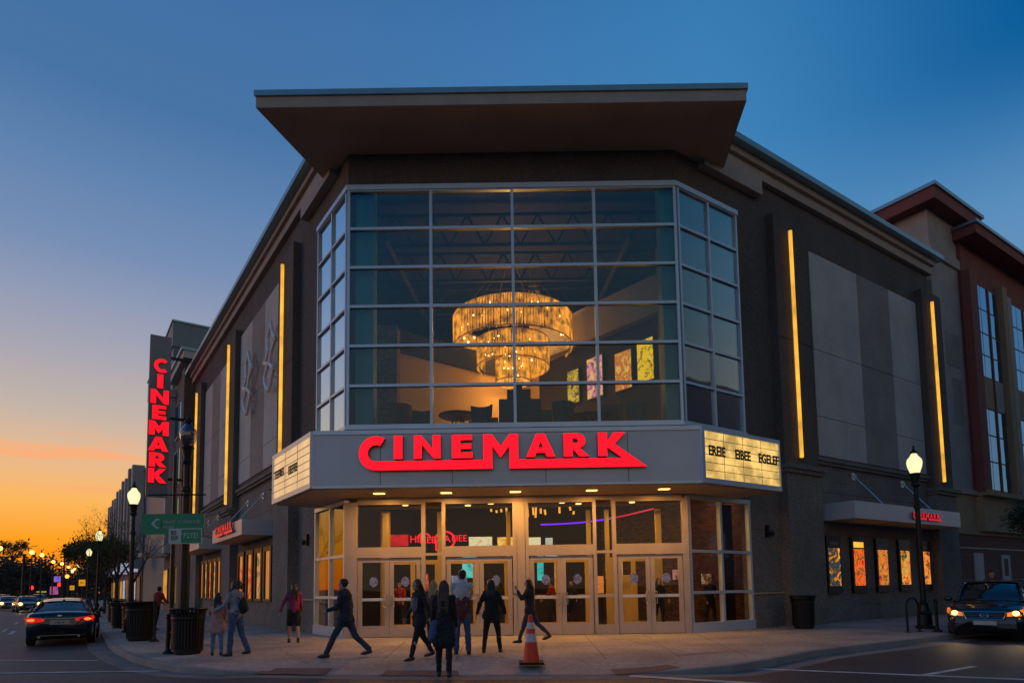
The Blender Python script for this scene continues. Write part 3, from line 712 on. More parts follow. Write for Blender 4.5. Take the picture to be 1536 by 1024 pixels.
# ---- small awnings with rods and red letters
M['red_led_dim'] = emis('small red letter', lin(225, 30, 45), .75)
def awning(fr, s0, s1, label, z0=3.82, z1=4.46, side=1):
    w = (s0 + s1) / 2; base = fr.P(w, 0, z0)
    r = root('awning', base, label, 'awning', 'small flat awnings over the poster walls')
    bm = NB(); fr.box(bm, s0, s1, .05, 1.3, z0, z1); build('canopy', bm, M['fascia'], r, world=True, bevel=.015)
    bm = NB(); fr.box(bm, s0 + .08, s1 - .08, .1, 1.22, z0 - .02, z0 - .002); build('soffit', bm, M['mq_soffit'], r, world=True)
    for k in (.28, .74):
        s = s0 + (s1 - s0) * k
        bm = NB(); tube(bm, fr.P(s, .1, z1 + 1.25), fr.P(s, 1.15, z1), .022)
        t = build('tie_rod', bm, M['alu'], r, world=True)
        bm = NB(); fr.box(bm, s - .1, s + .1, .003, .06, z1 + 1.12, z1 + 1.4); fr.box(bm, s - .03, s + .03, .06, .14, z1 + 1.2, z1 + 1.32); build('wall_bracket', bm, M['alu'], t, world=True)
    return r
awning(FR, 7.5, 16.15, 'grey flat awning on rods over the five lit posters at right')
awning(FL, 8.35, 14.6, 'grey flat awning over the left street posters, nearest the marquee')
awning(FL, 18.4, 24.8, 'grey flat awning farther down the left street wall', side=2)
s_ = root('letter_sign', FR.P(13.9, 1.35, 3.9), 'small red letter sign standing on the awning front at right', 'sign', 'small red awning signs')
logo(FR, 12.95, 1.38, 3.97, .0057, .05, s_, 'red_led_dim')
s_ = root('letter_sign', FL.P(11.5, 1.35, 4.0), 'small red letter sign on the left street awning', 'sign', 'small red awning signs')
logo(FL, 11.4, 1.42, 4.02, .0088, .05, s_, 'red_led_dim', flip=True)
# lean-to fabric frame beside the left awning
r = root('tilted_awning', FL.P(15.9, .4, 4.3), 'pale tilted awning frame beyond the left street awning', 'awning')
bm = NB()
for s in (15.2, 17.0):
    polyline(bm, [FL.P(s, .35, 4.1), FL.P(s, 1.5, 4.5), FL.P(s, 1.55, 5.3), FL.P(s, .35, 5.75)], .06)
for o, z in ((1.5, 4.5), (1.55, 5.3), (.4, 5.75)): tube(bm, FL.P(15.2, o, z), FL.P(17, o, z), .05)
build('frame', bm, M['tan_trim'], r, world=True)

# ---- amber light strips on the pilasters
def strip(fr, s, o, label):
    r = root('light_strip', fr.P(s, o, 6.0), label, 'wall light', 'vertical amber light strips on the pilasters')
    bm = NB(); fr.box(bm, s - .04, s + .12, o, o + .1, 5.98, 14.58); build('housing', bm, M['tan_trim'], r, world=True)
    for i in range(3):
        a = 6.02 + i * 2.853
        bm = NB(); tube(bm, fr.P(s, o + .13, a), fr.P(s, o + .13, a + 2.83), .07, n=10); build('light_tube', bm, M['strip'], r, world=True)
strip(FL, 6.1, .3, 'amber vertical light strip left of the marquee, nearest the glass bay')
strip(FL, 16.25, .3, 'amber vertical light strip, middle one on the left street wall')
strip(FL, 26.2, .3, 'amber vertical light strip farthest down the left street wall')
strip(FR, 5.75, .3, 'amber vertical light strip just right of the glass bay')
strip(FR, 17.0, .32, 'amber vertical light strip at the far right end of the dark wall')

# ---- poster cases
PAL_ = [[(20, 34, 52), (60, 84, 100), (200, 150, 50), (250, 190, 60), (40, 60, 80)], [(120, 20, 12), (230, 70, 20), (250, 150, 40), (60, 50, 40), (240, 90, 30)],
       [(30, 60, 60), (180, 60, 30), (240, 180, 60), (60, 50, 40), (230, 120, 60)], [(60, 70, 40), (190, 160, 60), (240, 200, 90), (220, 90, 30), (60, 90, 70)],
       [(90, 40, 20), (230, 120, 40), (250, 190, 90), (180, 70, 30), (60, 40, 30)]]
PAL = [[(14, 30, 48), (30, 54, 76), (60, 50, 30), (230, 140, 30), (250, 200, 90)], [(60, 8, 8), (200, 40, 12), (250, 110, 20), (90, 50, 30), (250, 150, 50)],
       [(20, 40, 40), (170, 30, 20), (230, 140, 40), (50, 36, 24), (240, 90, 30)], [(30, 40, 24), (120, 100, 30), (235, 170, 60), (200, 60, 20), (30, 60, 50)],
       [(60, 20, 10), (220, 90, 20), (245, 160, 60), (130, 40, 20), (40, 24, 20)]]
def poster_case(fr, s, label, pal, group, w=.98, hdr=None, z0=1.08, z1=3.28, s_img=1.05, flip=False, seed=0):
    r = root('poster_case', fr.P(s, .02, z0), label, 'poster case', group)
    h = w / 2
    bm = NB(); fr.box(bm, s - h, s + h, .01, .12, z0, z1)
    build('case', bm, M['black'], r, world=True, bevel=.012)
    bm = NB(); fr.box(bm, s - h + .11, s + h - .11, .121, .128, z0 + .28, z1 - .48); build('poster', bm, picture('poster picture', PAL[pal % 5], s_img, 2.4, s * 3.1 + seed), r, world=True)
    if hdr:
        bm = text_bm(hdr, .17, .004, 'CENTER'); stand(bm, fr, s, .126, z1 - .36, flip); build('header_lettering', bm, M['hdr'], r, world=True)
    elif hdr == '':
        bm = NB(); fr.box(bm, s - h + .12, s + h - .12, .121, .127, z1 - .42, z1 - .2); build('header', bm, M['strip'], r, world=True)
M['hdr'] = mat('pale header lettering', (.5, .48, .45), .6, var=0)
posR = (8.07, 9.85, 11.7, 13.58, 15.42)
labR = ['black poster case with a blue and gold poster, nearest the marquee', 'black poster case with a red and orange poster under a lit orange header', 'black poster case with a patchwork poster, middle of the five at right',
        'black poster case with an olive and yellow poster left of the right lamp', 'black poster case with an orange poster half behind the right lamp post']
for i, s in enumerate(posR): poster_case(FR, s, labR[i], i, 'poster cases under the right awning', hdr=('EIEEFIE', '', 'EEFIEE', 'EIEFEE', 'FIEEE')[i])
M['glow'] = [picture('left poster %d' % i, c, .75, 1.2, i * 4.3) for i, c in enumerate(([(90, 60, 40), (230, 130, 50), (150, 130, 70), (40, 90, 80)], [(110, 70, 40), (240, 160, 80), (60, 100, 80), (200, 120, 60)],
             [(190, 20, 20), (220, 50, 30), (240, 150, 60), (80, 60, 40)], [(200, 120, 50), (240, 180, 90), (70, 80, 60), (220, 90, 50)]))]
posL = (8.95, 10.5, 12.15, 13.9, 19.3, 20.6, 21.95, 23.3, 24.6)
nmL = ['nearest the marquee on the left street wall', 'second from the marquee on the left street wall', 'third from the marquee on the left street wall', 'with a red poster, fourth on the left street wall',
       'nearest of the farther five down the left street', 'second of the farther five down the left street', 'middle of the farther five down the left street', 'fourth of the farther five down the left street', 'last poster case down the left street']
for i, s in enumerate(posL):
    w = 1.35 if i < 4 else 1.1
    r = root('poster_case', FL.P(s, .02, 1.05), 'glowing tall poster case ' + nmL[i], 'poster case', 'poster cases on the left street wall')
    h = w / 2; bm = NB(); t_ = .24 if i < 4 else .16; FL.box(bm, s - h, s - h + t_, .01, .14, 1.05, 3.4); FL.box(bm, s + h - t_, s + h, .01, .14, 1.05, 3.4); FL.box(bm, s - h + t_, s + h - t_, .01, .14, 3.2, 3.4); FL.box(bm, s - h + t_, s + h - t_, .01, .14, 1.05, 1.15)
    build('case', bm, M['black'], r, world=True)
    bm = NB(); FL.box(bm, s - h + t_, s + h - t_, .01, .06, 1.15, 3.2); build('poster', bm, M['glow'][i % 4 if i != 3 else 2], r, world=True)

# ---- wall lights, alarm boxes
def wall_box(fr, s, z, label):
    r = root('wall_speaker', fr.P(s, .02, z), label, 'wall light', 'black fittings on the lower walls')
    bm = NB(); fr.box(bm, s - .06, s + .06, .003, .1, z, z + .42); build('body', bm, M['black'], r, world=True, bevel=.01)
    bm = NB(); P = Vector(fr.P(s + .16, .12, z + .12)); sphere(bm, P, .09); tube(bm, fr.P(s, .06, z + .12), P, .02); build('lamp_head', bm, M['black'], r, world=True, smooth_=True)
wall_box(FR, 4.05, 3.1, 'small black fitting on dark wall right of the side windows'); wall_box(FL, 3.75, 3.1, 'small black fitting on dark wall left of the side windows')

# ---- wall sculptures on the left panels
M['n_pale'] = mat('pale metal outline', (.8, .78, .78), .4, .1, var=0)
def sculpt(s, z, k, label):
    r = root('wall_sculpture', FL.P(s, .1, z), label, 'wall sculpture', 'pale zigzag outline sculptures on the left wall')
    out = [(0, 2.87), (.29, 2.34), (.77, 1.93), (.22, 1.6), (-.1, 1.15), (.55, .78), (-.16, 0), (-.74, .45), (-.8, .78), (-.26, 1.19), (-.48, 1.27), (-.9, 1.39), (-.26, 1.68), (-.42, 2.0), (-.42, 2.34), (0, 2.87)]
    bm = NB(); polyline(bm, [FL.P(s - x * k, .3, z + y * k) for x, y in out], .085)
    build('outline', bm, M['n_pale'], r, world=True)
    bm = NB()
    for y in (.6, 2.2): tube(bm, FL.P(s, .03, z + y * k), FL.P(s, .22, z + y * k), .04)
    build('standoff', bm, M['alu'], r, world=True)
sculpt(8.3, 10.0, 1.05, 'pale zigzag outline sculpture nearer the glass bay'); sculpt(12.3, 9.95, 1.05, 'pale zigzag outline sculpture farther down the left wall')

# ---- tall blade sign down the left street
BS = root('blade_sign', FL.P(30, 2.0, 8.0), 'tall grey blade sign with stacked red lit letters on the left street', 'sign')
M['blade'] = mat('grey sign panel', (.26, .245, .25), .55, .2, var=.08)
bm = NB(); FL.box(bm, 29.85, 30.2, 1.55, 2.85, 8.0, 19.3); build('panel', bm, M['blade'], BS, world=True)
for z in (9.2, 13.5, 17.8):
    bm = NB(); FL.box(bm, 29.95, 30.1, .0, 1.55, z, z + .18); build('bracket', bm, M['black'], BS, world=True)
FB = Frame(FL.P(29.85, 2.85, 0), -nl, -dl)
for i, lp in enumerate((LC, LI, LN, LE, LM_, LA, LR, LK)):
    lp = centred(lp); h = max(p[1] for p in lp[0]); bm = flat_shape(lp, 4)
    for f in bm.faces: f.material_index = 0 if f.normal.z > .5 else 1
    k = .98 / h; stand(bm, FB, .65, .12, 16.65 - i * 1.1, False, 1.0)
    c = Vector(FB.P(.65, .12, 16.65 - i * 1.1)); bm.transform(Matrix.Translation(c) @ Matrix.Scale(k, 4) @ Matrix.Translation(-c))
    build('letter', bm, [M['red_led'], M['red_side']], BS, world=True)

# ================================================================== LOUNGE behind the glass
CH = root('chandelier', (.15, 25, 12.9), 'huge three-tier amber crystal chandelier behind the glass bay', 'chandelier')
M['crystal'] = emis('lit crystal strand', lin(255, 152, 34), 1.6, var=.85, vs=3.2)
M['crystal_hot'] = emis('bright bulb', lin(255, 222, 130), 12.0)
M['gold'] = mat('gilt ring', (.5, .3, .1), .3, .9, var=0)
rnd = random.Random(3)
def tier(rad, z0, z1, n, bulbs):
    bm = NB()
    for i in range(n):
        t = 2 * math.pi * i / n; x, y = .15 + rad * math.cos(t), 25 + rad * math.sin(t)
        dz = rnd.uniform(-.04, .04); r_ = rnd.choice((.014, .018, .024)); tube(bm, (x, y, z0 + dz), (x, y, z1), r_, n=5)
    for i in range(n // 2):
        t = 2 * math.pi * i / (n // 2); x, y = .15 + (rad - .14) * math.cos(t), 25 + (rad - .14) * math.sin(t); tube(bm, (x, y, z0 + .08), (x, y, z1), .016, n=4)
    c = build('crystal_curtain', bm, M['crystal'], CH, world=True)
    bm = NB()
    for z in (z1, z0 + .02):
        for i in range(48):
            t0, t1 = 2 * math.pi * i / 48, 2 * math.pi * (i + 1) / 48
            tube(bm, (.15 + (rad + .02) * math.cos(t0), 25 + (rad + .02) * math.sin(t0), z), (.15 + (rad + .02) * math.cos(t1), 25 + (rad + .02) * math.sin(t1), z), .022, n=6)
    build('ring', bm, M['gold'], c, world=True)
    bm = NB()
    for i in range(bulbs):
        t = 2 * math.pi * (i + rnd.random() * .5) / bulbs; k = rad - .3; sphere(bm, (.15 + k * math.cos(t), 25 + k * math.sin(t), z0 + (z1 - z0) * rnd.uniform(.45, .9)), .035, u=8, v=6)
    build('bulb', bm, M['crystal_hot'], c, world=True)
tier(2.4, 11.1, 12.35, 230, 34); tier(1.45, 10.3, 11.4, 150, 24); tier(.7, 9.7, 10.6, 84, 14)
bm = NB()
for i in range(6): t = i * math.pi / 3; tube(bm, (.15 + 2.3 * math.cos(t), 25 + 2.3 * math.sin(t), 12.35), (.15 + .3 * math.cos(t), 25 + .3 * math.sin(t), 14.9), .01)
tube(bm, (.15, 25, 9.9), (.15, 25, 14.9), .02); build('suspension_cable', bm, M['gold'], CH, world=True)
for z, p in ((11.9, 260), (10.0, 300)):
    l = bpy.data.lights.new('chandelier_light', 'POINT'); l.energy = p; l.color = (1, .45, .10); l.shadow_soft_size = .5
    o = bpy.data.objects.new('chandelier_light', l); COL.objects.link(o); o.location = (.15, 25, z)
# screens on the right-hand inner wall
wa, wb = Vector((1.3, 27.2, 0)), Vector((6.0, 21.6, 0)); wd = (wb - wa).normalized()
FW = Frame(wa, wd, (-wd.y * -1 * -1, wd.x * -1, 0)); FW.n = Vector((wd.y, -wd.x, 0))
if FW.n.y > 0: FW.n = -FW.n
scr = [(2.15, .62, 9.0, 10.35, [(10, 8, 10), (30, 24, 20), (240, 190, 60), (20, 16, 20), (250, 210, 90)], 'dark screen with gold blocks, deepest of the four lounge screens'),
       (3.35, .8, 8.95, 10.55, [(30, 40, 80), (60, 70, 110), (240, 130, 150), (250, 200, 60), (220, 60, 90)], 'blue, pink and yellow screen, second of the four lounge screens'),
       (4.80, .78, 8.9, 10.35, [(60, 50, 60), (220, 160, 40), (190, 50, 30), (250, 200, 70), (90, 110, 140)], 'gold and red patterned screen, third of the four lounge screens'),
       (5.85, .72, 8.95, 10.5, [(20, 16, 8), (240, 180, 10), (255, 200, 20), (90, 70, 20), (235, 190, 60)], 'mostly yellow screen nearest the lounge corner')]
for s, w, z0, z1, pal, lab in scr:
    r = root('poster_screen', FW.P(s, .05, z0), lab, 'screen', 'lit poster screens in the lounge')
    bm = NB(); FW.box(bm, s - w / 2 - .05, s + w / 2 + .05, .02, .1, z0 - .05, z1 + .05); build('case', bm, M['black'], r, world=True)
    bm = NB(); FW.box(bm, s - w / 2, s + w / 2, .101, .108, z0, z1); build('picture', bm, picture('screen picture', pal, 1.0, 3.0, s), r, world=True)
# furniture
M['dark_wood'] = mat('dark varnished wood', (.05, .03, .02), .35, var=.2)
M['grey_cloth'] = mat('slate upholstery', (.09, .11, .12), .85, var=.15)
M['brown_cloth'] = mat('brown upholstery', (.14, .07, .035), .8, var=.15)
def lounge_chair(x, y, rz, mt, label):
    r = root('lounge_chair', (x, y, 6.5), label, 'chair', 'lounge chairs behind the glass', rz)
    bm = NB(); box(bm, -.32, .32, -.3, .3, .4, .52); build('seat', bm, M[mt], r, bevel=.04)
    bm = NB()
    for i in range(8):
        a0, a1 = R(200 + i * 17.5), R(200 + (i + 1) * 17.5)
        hexa(bm, [(.36 * math.cos(a0), .36 * math.sin(a0), .5), (.36 * math.cos(a1), .36 * math.sin(a1), .5), (.3 * math.cos(a1), .3 * math.sin(a1), .5), (.3 * math.cos(a0), .3 * math.sin(a0), .5),
                  (.42 * math.cos(a0), .42 * math.sin(a0), 1.15), (.42 * math.cos(a1), .42 * math.sin(a1), 1.15), (.35 * math.cos(a1), .35 * math.sin(a1), 1.15), (.35 * math.cos(a0), .35 * math.sin(a0), 1.15)])
    build('backrest', bm, M[mt], r)
    for sx in (-1, 1):
        for sy in (-1, 1):
            bm = NB(); tube(bm, (sx * .26, sy * .24, .4), (sx * .3, sy * .28, 0), .02, .014); build('leg', bm, M['black'], r)
lounge_chair(-3.75, 21.0, .5, 'brown_cloth', 'brown curved lounge chair at left by the mosaic column')
lounge_chair(-3.05, 21.3, 3.4, 'grey_cloth', 'slate lounge chair left of the round table, behind a mullion')
lounge_chair(4.25, 21.2, .3, 'grey_cloth', 'slate lounge chair under the yellow screen')
lounge_chair(3.35, 20.9, 2.6, 'brown_cloth', 'brown lounge chair between the right round table and the slate chair')
lounge_chair(-1.0, 20.9, 2.9, 'grey_cloth', 'slate lounge chair just right of the left round table')
lounge_chair(1.75, 21.0, .2, 'grey_cloth', 'slate lounge chair right of the dark counter')
def cafe_table(x, y, rad, label, h=.95):
    r = root('round_table', (x, y, 6.5), label, 'table', 'round tables in the lounge')
    bm = NB(); lathe(bm, [(rad * .9, h - .07), (rad, h - .04), (rad, h - .01), (rad * .97, h)], 28); build('tabletop', bm, M['dark_wood'], r, smooth_=False)
    for i in range(4):
        a = i * math.pi / 2 + .5; bm = NB(); tube(bm, (.15 * math.cos(a), .15 * math.sin(a), h - .07), (rad * .65 * math.cos(a), rad * .65 * math.sin(a), 0), .025); build('leg', bm, M['black'], r)
cafe_table(-1.8, 21.5, .68, 'dark round table behind the glass, left of the chandelier'); cafe_table(2.75, 21.6, .8, 'dark round table behind the glass below the screens', .85)
r = root('bar_counter', (.35, 22.6, 6.5), 'dark stepped counter silhouette below the chandelier', 'counter')
bm = NB(); box(bm, -.75, .75, -.4, .4, 0, 1.7); build('body', bm, M['grey_cloth'], r, bevel=.05)
bm = NB(); box(bm, -.45, .4, -.25, .25, 1.7, 2.1); box(bm, -.2, .1, -.12, .12, 2.1, 2.35); build('display', bm, M['black'], r, bevel=.04)
bm = NB(); box(bm, -1.25, -.78, -.35, .3, 0, 1.05); box(bm, .78, 1.15, -.35, .3, 0, 1.3); build('side_cabinet', bm, M['dark_wood'], r, bevel=.05)

# ================================================================== LOBBY fittings
def lit_panel(name, x0, x1, y, z0, z1, mtl, label, cat, group=None):
    r = root(name, ((x0 + x1) / 2, y, z0), label, cat, group)
    bm = NB(); box(bm, x0 - .03, x1 + .03, y, y + .08, z0 - .03, z1 + .03); build('case', bm, M['black'], r, world=True)
    bm = NB(); box(bm, x0, x1, y - .012, y - .002, z0, z1); build('screen', bm, mtl, r, world=True)
    return r
MB = 'lit menu boards above the lobby counter'
LY = 27.0
k_ = LY / D
def lx(px): return (px - 768) / 950 * LY * 1.0
def lz(py): return 1.5 + (880 - py) / 950 * LY
lit_panel('menu_board', lx(583), lx(612), LY, lz(816), lz(799), emis('red menu', lin(235, 30, 40), .9, .5, 3), 'bright red menu board at the left of the lobby', 'menu board', MB)
lit_panel('menu_board', lx(703), lx(738), LY, lz(818), lz(804), picture('menu a', [(60, 30, 20), (240, 220, 170), (250, 235, 190), (120, 60, 40)], .9, 5, 2), 'cream menu board in the middle of the lobby', 'menu board', MB)
lit_panel('menu_board', lx(746), lx(771), LY, lz(818), lz(805), picture('menu b', [(240, 70, 30), (250, 180, 60), (250, 220, 120), (250, 190, 90)], .95, 4, 5), 'orange and yellow menu board next to the central post', 'menu board', MB)
lit_panel('menu_board', lx(788), lx(811), LY, lz(818), lz(806), picture('menu c', [(250, 210, 100), (240, 230, 180), (210, 220, 190)], .9, 3, 8), 'pale yellow menu board right of the central post', 'menu board', MB)
lit_panel('menu_board', lx(818), lx(829), LY, lz(818), lz(807), emis('menu d', lin(215, 220, 200), .8, .3, 4), 'small pale menu board at the right end of the row', 'menu board', MB)
lit_panel('wall_panel', lx(553), lx(568), LY, lz(818), lz(797), emis('orange panel', lin(235, 130, 35), .85, .2, 2), 'plain orange lit panel at the far left of the lobby', 'wall panel')
lit_panel('display_screen', lx(697), lx(717), LY - 1.5, 1.9, 2.75, picture('scr a', [(20, 120, 130), (40, 210, 210), (120, 230, 225), (30, 160, 170)], .8, 2, 4), 'turquoise screen seen through the second pair of doors', 'screen', 'lobby display screens')
lit_panel('display_screen', lx(803), lx(812), LY - 1.5, 1.75, 2.9, picture('scr b', [(20, 120, 130), (40, 210, 210), (60, 220, 215)], .8, 2, 7), 'narrow turquoise screen seen through the third pair of doors', 'screen', 'lobby display screens')
lit_panel('display_screen', lx(815), lx(832), LY - 1.6, 2.55, 3.05, picture('scr c', [(30, 90, 200), (120, 180, 240), (240, 240, 250), (220, 60, 70)], .85, 2, 11), 'blue and white screen high behind the third pair of doors', 'screen', 'lobby display screens')
for i, (x0, x1, y_, z0, z1, pal_, lb_) in enumerate(((-4.0, -3.5, 26.4, 1.2, 2.1, [(40, 10, 10), (200, 40, 30), (240, 170, 90)], 'small red and cream panel behind the leftmost doors'), (-2.5, -2.1, 25.9, 1.3, 2.0, [(20, 20, 40), (90, 110, 150), (220, 200, 170)], 'small pale panel behind the second leaf of doors'),
        (.25, .75, 26.3, 1.25, 2.05, [(240, 150, 60), (250, 210, 140), (90, 40, 20)], 'small amber panel left of the third doors'), (1.75, 2.2, 26.5, 1.3, 2.5, [(250, 190, 110), (230, 150, 70), (120, 60, 30)], 'tall amber panel deep behind the third doors'),
        (3.45, 3.75, 26.2, 1.2, 1.9, [(200, 60, 30), (250, 150, 60), (40, 20, 20)], 'small red orange panel behind the narrow side glass'), (4.35, 4.5, 25.9, 1.5, 2.6, [(250, 150, 50), (255, 190, 90), (240, 110, 30)], 'slim orange light behind the rightmost doors'),
        (6.4, 6.8, 25.4, 1.7, 2.1, [(120, 160, 220), (200, 120, 90), (30, 30, 40)], 'small blue and red panel on the brick wall'), (7.3, 7.7, 24.6, 1.5, 1.9, [(240, 190, 130), (120, 70, 40), (30, 20, 20)], 'small cream panel on the brick wall at right'))):
    lit_panel('lobby_panel', x0, x1, y_, z0, z1, picture('lobby panel %d' % i, pal_, .75, 5, i * 3.3), lb_, 'panel', 'small lit panels deep in the lobby')
# red neon cluster
NS = root('neon_sign', (lx(660), LY - .3, lz(806)), 'red neon loops and letters glowing over the lobby counter', 'neon sign')
M['neon_red'] = emis('red neon', lin(255, 20, 50), 1.4); M['neon_violet'] = emis('violet neon', lin(120, 30, 255), 1.3); M['neon_pink'] = emis('pink red neon', lin(230, 30, 80), .9)
bm = NB()
def ringpts(cx_, cz_, rx, rz_, a0, a1, n=18): return [(cx_ + rx * math.cos(R(a0 + (a1 - a0) * i / n)), LY - .3, cz_ + rz_ * math.sin(R(a0 + (a1 - a0) * i / n))) for i in range(n + 1)]
polyline(bm, ringpts(lx(668), lz(809), .42, .36, -60, 210), .045); polyline(bm, ringpts(lx(637), lz(806), .26, .22, 0, 180), .04)
polyline(bm, [(lx(655), LY - .3, lz(824)), (lx(655), LY - .3, lz(808))], .04); polyline(bm, [(lx(655), LY - .3, lz(824)), (lx(667), LY - .3, lz(824))], .04)
build('neon_tube', bm, M['neon_red'], NS, world=True)
for t, px, py, sz in (('HIE', 616, 812, .42), ('EIEE', 630, 813, .4), ('IA', 663, 812, .42), ('EIEE', 678, 811, .38)):
    bm = text_bm(t, sz, .03); bm.transform(Matrix.Translation((lx(px), LY - .35, lz(py))) @ Matrix.Rotation(math.pi / 2, 4, 'X')); build('neon_lettering', bm, M['neon_red'], NS, world=True)
r = root('neon_tube_light', (lx(860), 24.5, 3.9), 'long curved violet neon tube under the lobby ceiling', 'neon light')
pts = []
for i in range(16):
    t = i / 15; px = 812 + 170 * t; y = 25.5 - 3.4 * t; py = 787 - 22 * t + 6 * math.sin(t * 3.1)
    pts.append(((px - 768) / 950 * y, y, 1.5 + (880 - py) / 950 * y))
bm = NB(); polyline(bm, pts[:11], .035); build('violet_tube', bm, M['neon_violet'], r, world=True)
bm = NB(); polyline(bm, pts[10:], .03); build('red_tube', bm, M['neon_pink'], r, world=True)
r = root('pendant_cluster', (.9, 24.6, 3.6), 'row of small amber hanging lights under the lobby ceiling', 'pendant light')
bm = NB()
rr = random.Random(5)
for px, py, h in ((737, 766, .1), (745, 768, .1), (752, 767, .12), (760, 775, .4), (792, 775, .3), (800, 772, .4), (805, 776, .45), (812, 770, .2), (818, 772, .2), (840, 770, .35), (856, 766, .15), (862, 772, .12)):
    x = (px - 768) / 950 * 24.6; z = 1.5 + (880 - py) / 950 * 24.6; polyline(bm, [(x, 24.6, z + h), (x + rr.uniform(-.03, .03), 24.6, z)], .045)
build('amber_light', bm, emis('amber pendant', lin(255, 170, 60), 1.2), r, world=True)
bm = NB(); box(bm, -1.2, 2.8, 24.5, 24.7, 5.2, 5.26); build('rail', bm, M['black'], r, world=True)
r = root('concession_counter', (-.5, 26.3, 0), 'dark concession counter deep in the lobby', 'counter')
bm = NB(); box(bm, -4.5, 3.6, 26.0, 26.7, 0, 1.1); build('body', bm, M['dark_wood'], r, world=True)
bm = NB(); box(bm, -4.6, 3.7, 25.93, 26.78, 1.1, 1.16); build('worktop', bm, M['int_orange'], r, world=True)
# ================================================================== NEIGHBOURS
M['n_tan'] = mat('grey tan stucco', (.44, .37, .325), .9, var=.1, bump=.3, bs=30)
M['n_ochre'] = mat('ochre stucco', (.42, .27, .15), .9, var=.1, bump=.3)
M['n_red'] = mat('brick red paint', (.25, .075, .058), .8, var=.12, bump=.2)
M['n_base'] = brick('rust red block', (.22, .085, .07), (.18, .07, .058), (.14, .08, .07), .42)
M['n_blue'] = mat('blue grey cladding', (.16, .20, .225), .6, .1, var=.07)
M['n_blue2'] = mat('paler blue grey cladding', (.23, .27, .285), .6, .1, var=.07)
M['n_brick'] = brick('brown pink brick', (.24, .14, .115), (.19, .11, .095), (.2, .16, .14), .8)
M['n_white'] = mat('white painted trim', (.55, .5, .47), .7, var=.08)
M['n_glass'] = glass('office window glass', (.12, .16, .2), .4, .5, .75, (.26, .60, .92))
M['shop_warm'] = emis('warm shop window', lin(240, 160, 40), .8, .6, .9)
M['shop_dim'] = emis('dim shop window', lin(120, 90, 40), .5, .6, .7)
M['shop_cold'] = emis('white shop sign', lin(190, 195, 225), .7, .4, 3)
# right-hand neighbour
NR = root('office_building', FR.P(18.5, 0, 0), 'tan and brick red building with blue windows right of the dark cinema wall', 'building')
def rbox(name, mt, *a, parent=NR, fr=FR, **k):
    bm = NB(); fr.box(bm, *a); return build(name, bm, M[mt], parent, world=True, **k)
rbox('wall', 'n_base', 18.25, 60, -12, -.02, 0, 3.75)
rbox('wall', 'n_ochre', 18.25, 60, -12, -.02, 3.75, 5.8)
rbox('wall', 'n_tan', 18.4, 22.3, -12, -.06, 5.8, 19.9)
rbox('ledge', 'n_tan', 18.4, 21.5, -.06, .1, 5.75, 5.98); rbox('ledge', 'n_ochre', 18.3, 60, -.02, .06, 3.75, 3.95)
rbox('white_line', 'n_white', 18.3, 60, -.02, .004, 3.06, 3.12); rbox('white_line', 'n_tan', 18.3, 60, -.02, .002, 1.5, 1.53)
rbox('band', 'n_tan', 18.35, 22.3, -12.05, .06, 17.5, 18.0)
rf = rbox('roof', 'n_red', 17.7, 23.1, -12.6, .6, 19.9, 20.5); rbox('coping', 'metal_cap', 17.6, 23.2, -12.7, .7, 20.5, 20.68, parent=rf)
rbox('wall_panel', 'panel_brown', 19.5, 21.0, -.058, -.045, 12.2, 13.9); rbox('wall_panel', 'panel_brown', 19.9, 21.0, -.058, -.05, 9.2, 11.6)
rbox('wall', 'n_red', 21.5, 60, -12, .1, 5.8, 19.2)
rbox('pilaster', 'n_red', 21.35, 22.2, .1, .5, 5.9, 17.4)
rf = rbox('roof', 'n_red', 21.1, 60, -12.2, 1.0, 19.0, 19.5); rbox('coping', 'metal_cap', 21.0, 60, -12.3, 1.1, 19.5, 19.66, parent=rf)
rbox('ledge', 'n_ochre', 21.4, 60, .1, .62, 5.72, 5.95); rbox('wall_band', 'n_ochre', 21.5, 60, -.02, .3, 3.95, 5.72)
s = 22.5
while s < 52:
    for k, (w, wid) in enumerate(((0, 1.55), (1.95, .95))):
        a = s + w
        f = rbox('window', 'n_red', a - .12, a + wid + .12, .1, .2, 6.0, 17.2)
        zs = [6.1, 7.6, 9.0, 10.4, 12.1, 13.3, 14.5, 15.8, 17.1]
        for i, (z0, z1) in enumerate(zip(zs, zs[1:])):
            if i == 3: 
                rbox('spandrel', 'n_ochre' if k == 0 else 'n_tan', a, a + wid, .2, .23, z0 + .03, z1, parent=f); continue
            n_ = 2 if k == 0 else 1
            for j in range(n_):
                bm = NB(); x0 = a + wid * j / n_ + .03; x1 = a + wid * (j + 1) / n_ - .03; P = FR.P
                q = [.21 + random.uniform(-.004, .004) for _ in range(4)]
                hexa(bm, [P(x0, q[0], z0 + .04), P(x1, q[1], z0 + .04), P(x1, .2, z0 + .04), P(x0, .2, z0 + .04), P(x0, q[2], z1 - .04), P(x1, q[3], z1 - .04), P(x1, .2, z1 - .04), P(x0, .2, z1 - .04)])
                build('pane', bm, M['n_glass'], f, world=True)
    rbox('pilaster', 'n_ochre', s + 3.15, s + 3.75, .1, .45, 5.95, 17.6); rbox('pilaster', 'n_tan', s + 3.95, s + 4.5, .1, .4, 5.95, 17.2)
    s += 4.9
d_ = rbox('door', 'n_white', 20.75, 21.75, -.02, .05, .0, 2.85); rbox('handle', 'black', 21.58, 21.66, .05, .1, 1.0, 1.15, parent=d_)
f = rbox('notice_board', 'n_white', 24.1, 25.1, -.02, .05, 0, 2.8); rbox('notice', 'n_base', 24.25, 24.8, .051, .057, 1.7, 2.6, parent=f)

